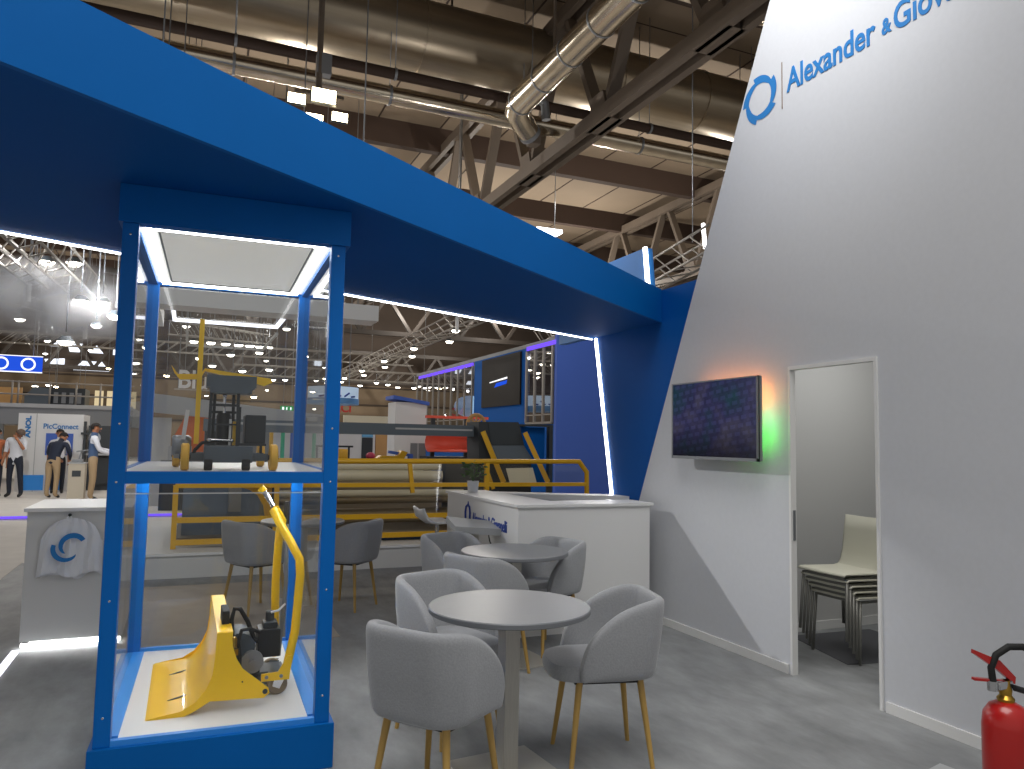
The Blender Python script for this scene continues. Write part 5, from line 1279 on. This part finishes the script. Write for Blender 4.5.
    if hair:
        hm = MB(); hm.ball((0, 0, 0), .104, (1, 1.05, .95), 16)
        bmesh.ops.delete(hm.bm, geom=[v for v in hm.bm.verts if v.co.z < .03 and v.co.y < .0 or v.co.z < -.06], context='VERTS')
        mt = Matrix((sd, -look, up)).transposed().to_4x4()
        hm.xf(Matrix.Translation(hd+up*.04-look*.010) @ mt)
        part('hair', hm, hair_m, root)
    root.location = loc; root.rotation_euler = (0, 0, rz); root.scale = (h/1.74,)*3
    return root
HAIR_B = mat('dark_hair', '#1d1613', .7); HAIR_G = mat('short_grey_hair', '#5a4a40', .8)
C_white = mat('white_shirt', '#d2d4da', .8); C_navy = mat('navy_cloth', '#1c2436', .8); C_khaki = mat('khaki_cloth', '#a58d6c', .85); C_dark = mat('dark_trousers', '#1e2330', .85); C_vest = mat('denim_vest', '#3f5576', .85); C_shoe = mat('dark_shoe', '#141416', .5); C_or = mat('rust_cloth', '#a35a34', .8)
person('man in a white shirt and dark trousers bowing his head, hand at his chin', (-3.66, 21.0, 0), -.35,
       dict(neck=(.05, -.02, 1.46), nape=(.08, -.05, 1.50), head=(.13, -.10, 1.53), crown=(.17, -.12, 1.60), look=(.6, -.7, -.5), shL=(.20, -.02, 1.40), elL=(.27, -.12, 1.14), wrL=(.16, -.22, 1.38), kneeL=(.15, -.02, .5), ankL=(.17, .02, .09), toeL=(.19, -.14, .035)),
       dict(top=C_white, arm=C_white, fore=SKIN_D, legs=C_dark, shoe=C_shoe, skin=SKIN_D), HAIR_G, 1.68)
person('man in a navy jacket and khaki trousers leaning over the pedestal, back turned', (-2.83, 20.55, 0), PI-.5,
       dict(waist=(0, -.04, 1.07), chest=(.0, -.14, 1.26), neck=(0, -.23, 1.39), nape=(0, -.27, 1.44), head=(0, -.32, 1.49), crown=(0, -.36, 1.56), look=(0, -1, -.8), shL=(.20, -.18, 1.34), elL=(.30, -.2, 1.08), wrL=(.2, -.40, .96), shR=(-.20, -.18, 1.34), elR=(-.27, -.24, 1.06), wrR=(-.12, -.44, .96)),
       dict(top=C_navy, arm=C_navy, fore=C_navy, legs=C_khaki, shoe=C_shoe, skin=SKIN), HAIR_B, 1.66)
person('man in a white shirt and denim vest with khaki trousers, half behind the cabinet post', (-1.92, 19.6, 0), 1.75,
       dict(elL=(.22, -.14, 1.16), wrL=(.16, -.38, 1.12), elR=(-.22, -.10, 1.14), wrR=(-.18, -.34, 1.06)),
       dict(top=C_vest, arm=C_white, fore=C_white, legs=C_khaki, shoe=C_shoe, skin=SKIN_D), HAIR_B, 1.76)
person('man facing forward, standing behind the man in the navy jacket', (-2.94, 22.2, 0), 0.1,
       dict(), dict(top=C_white, arm=C_white, fore=SKIN, legs=C_dark, shoe=C_shoe, skin=SKIN), HAIR_B, 1.62)
person('person in rust coloured clothes cut off by the left picture edge', (-4.10, 21.2, 0), .4,
       dict(elL=(.26, -.05, 1.14), wrL=(.24, -.12, .9)), dict(top=C_or, arm=C_or, fore=SKIN, legs=C_dark, shoe=C_shoe, skin=SKIN), HAIR_B, 1.60)

# colour management
scene.view_settings.view_transform = 'Standard'
scene.view_settings.look = 'None'
scene.view_settings.exposure = 0.0
scene.cycles.use_denoising = True
scene.cycles.max_bounces = 8
scene.cycles.transparent_max_bounces = 24
scene.cycles.sample_clamp_indirect = 6
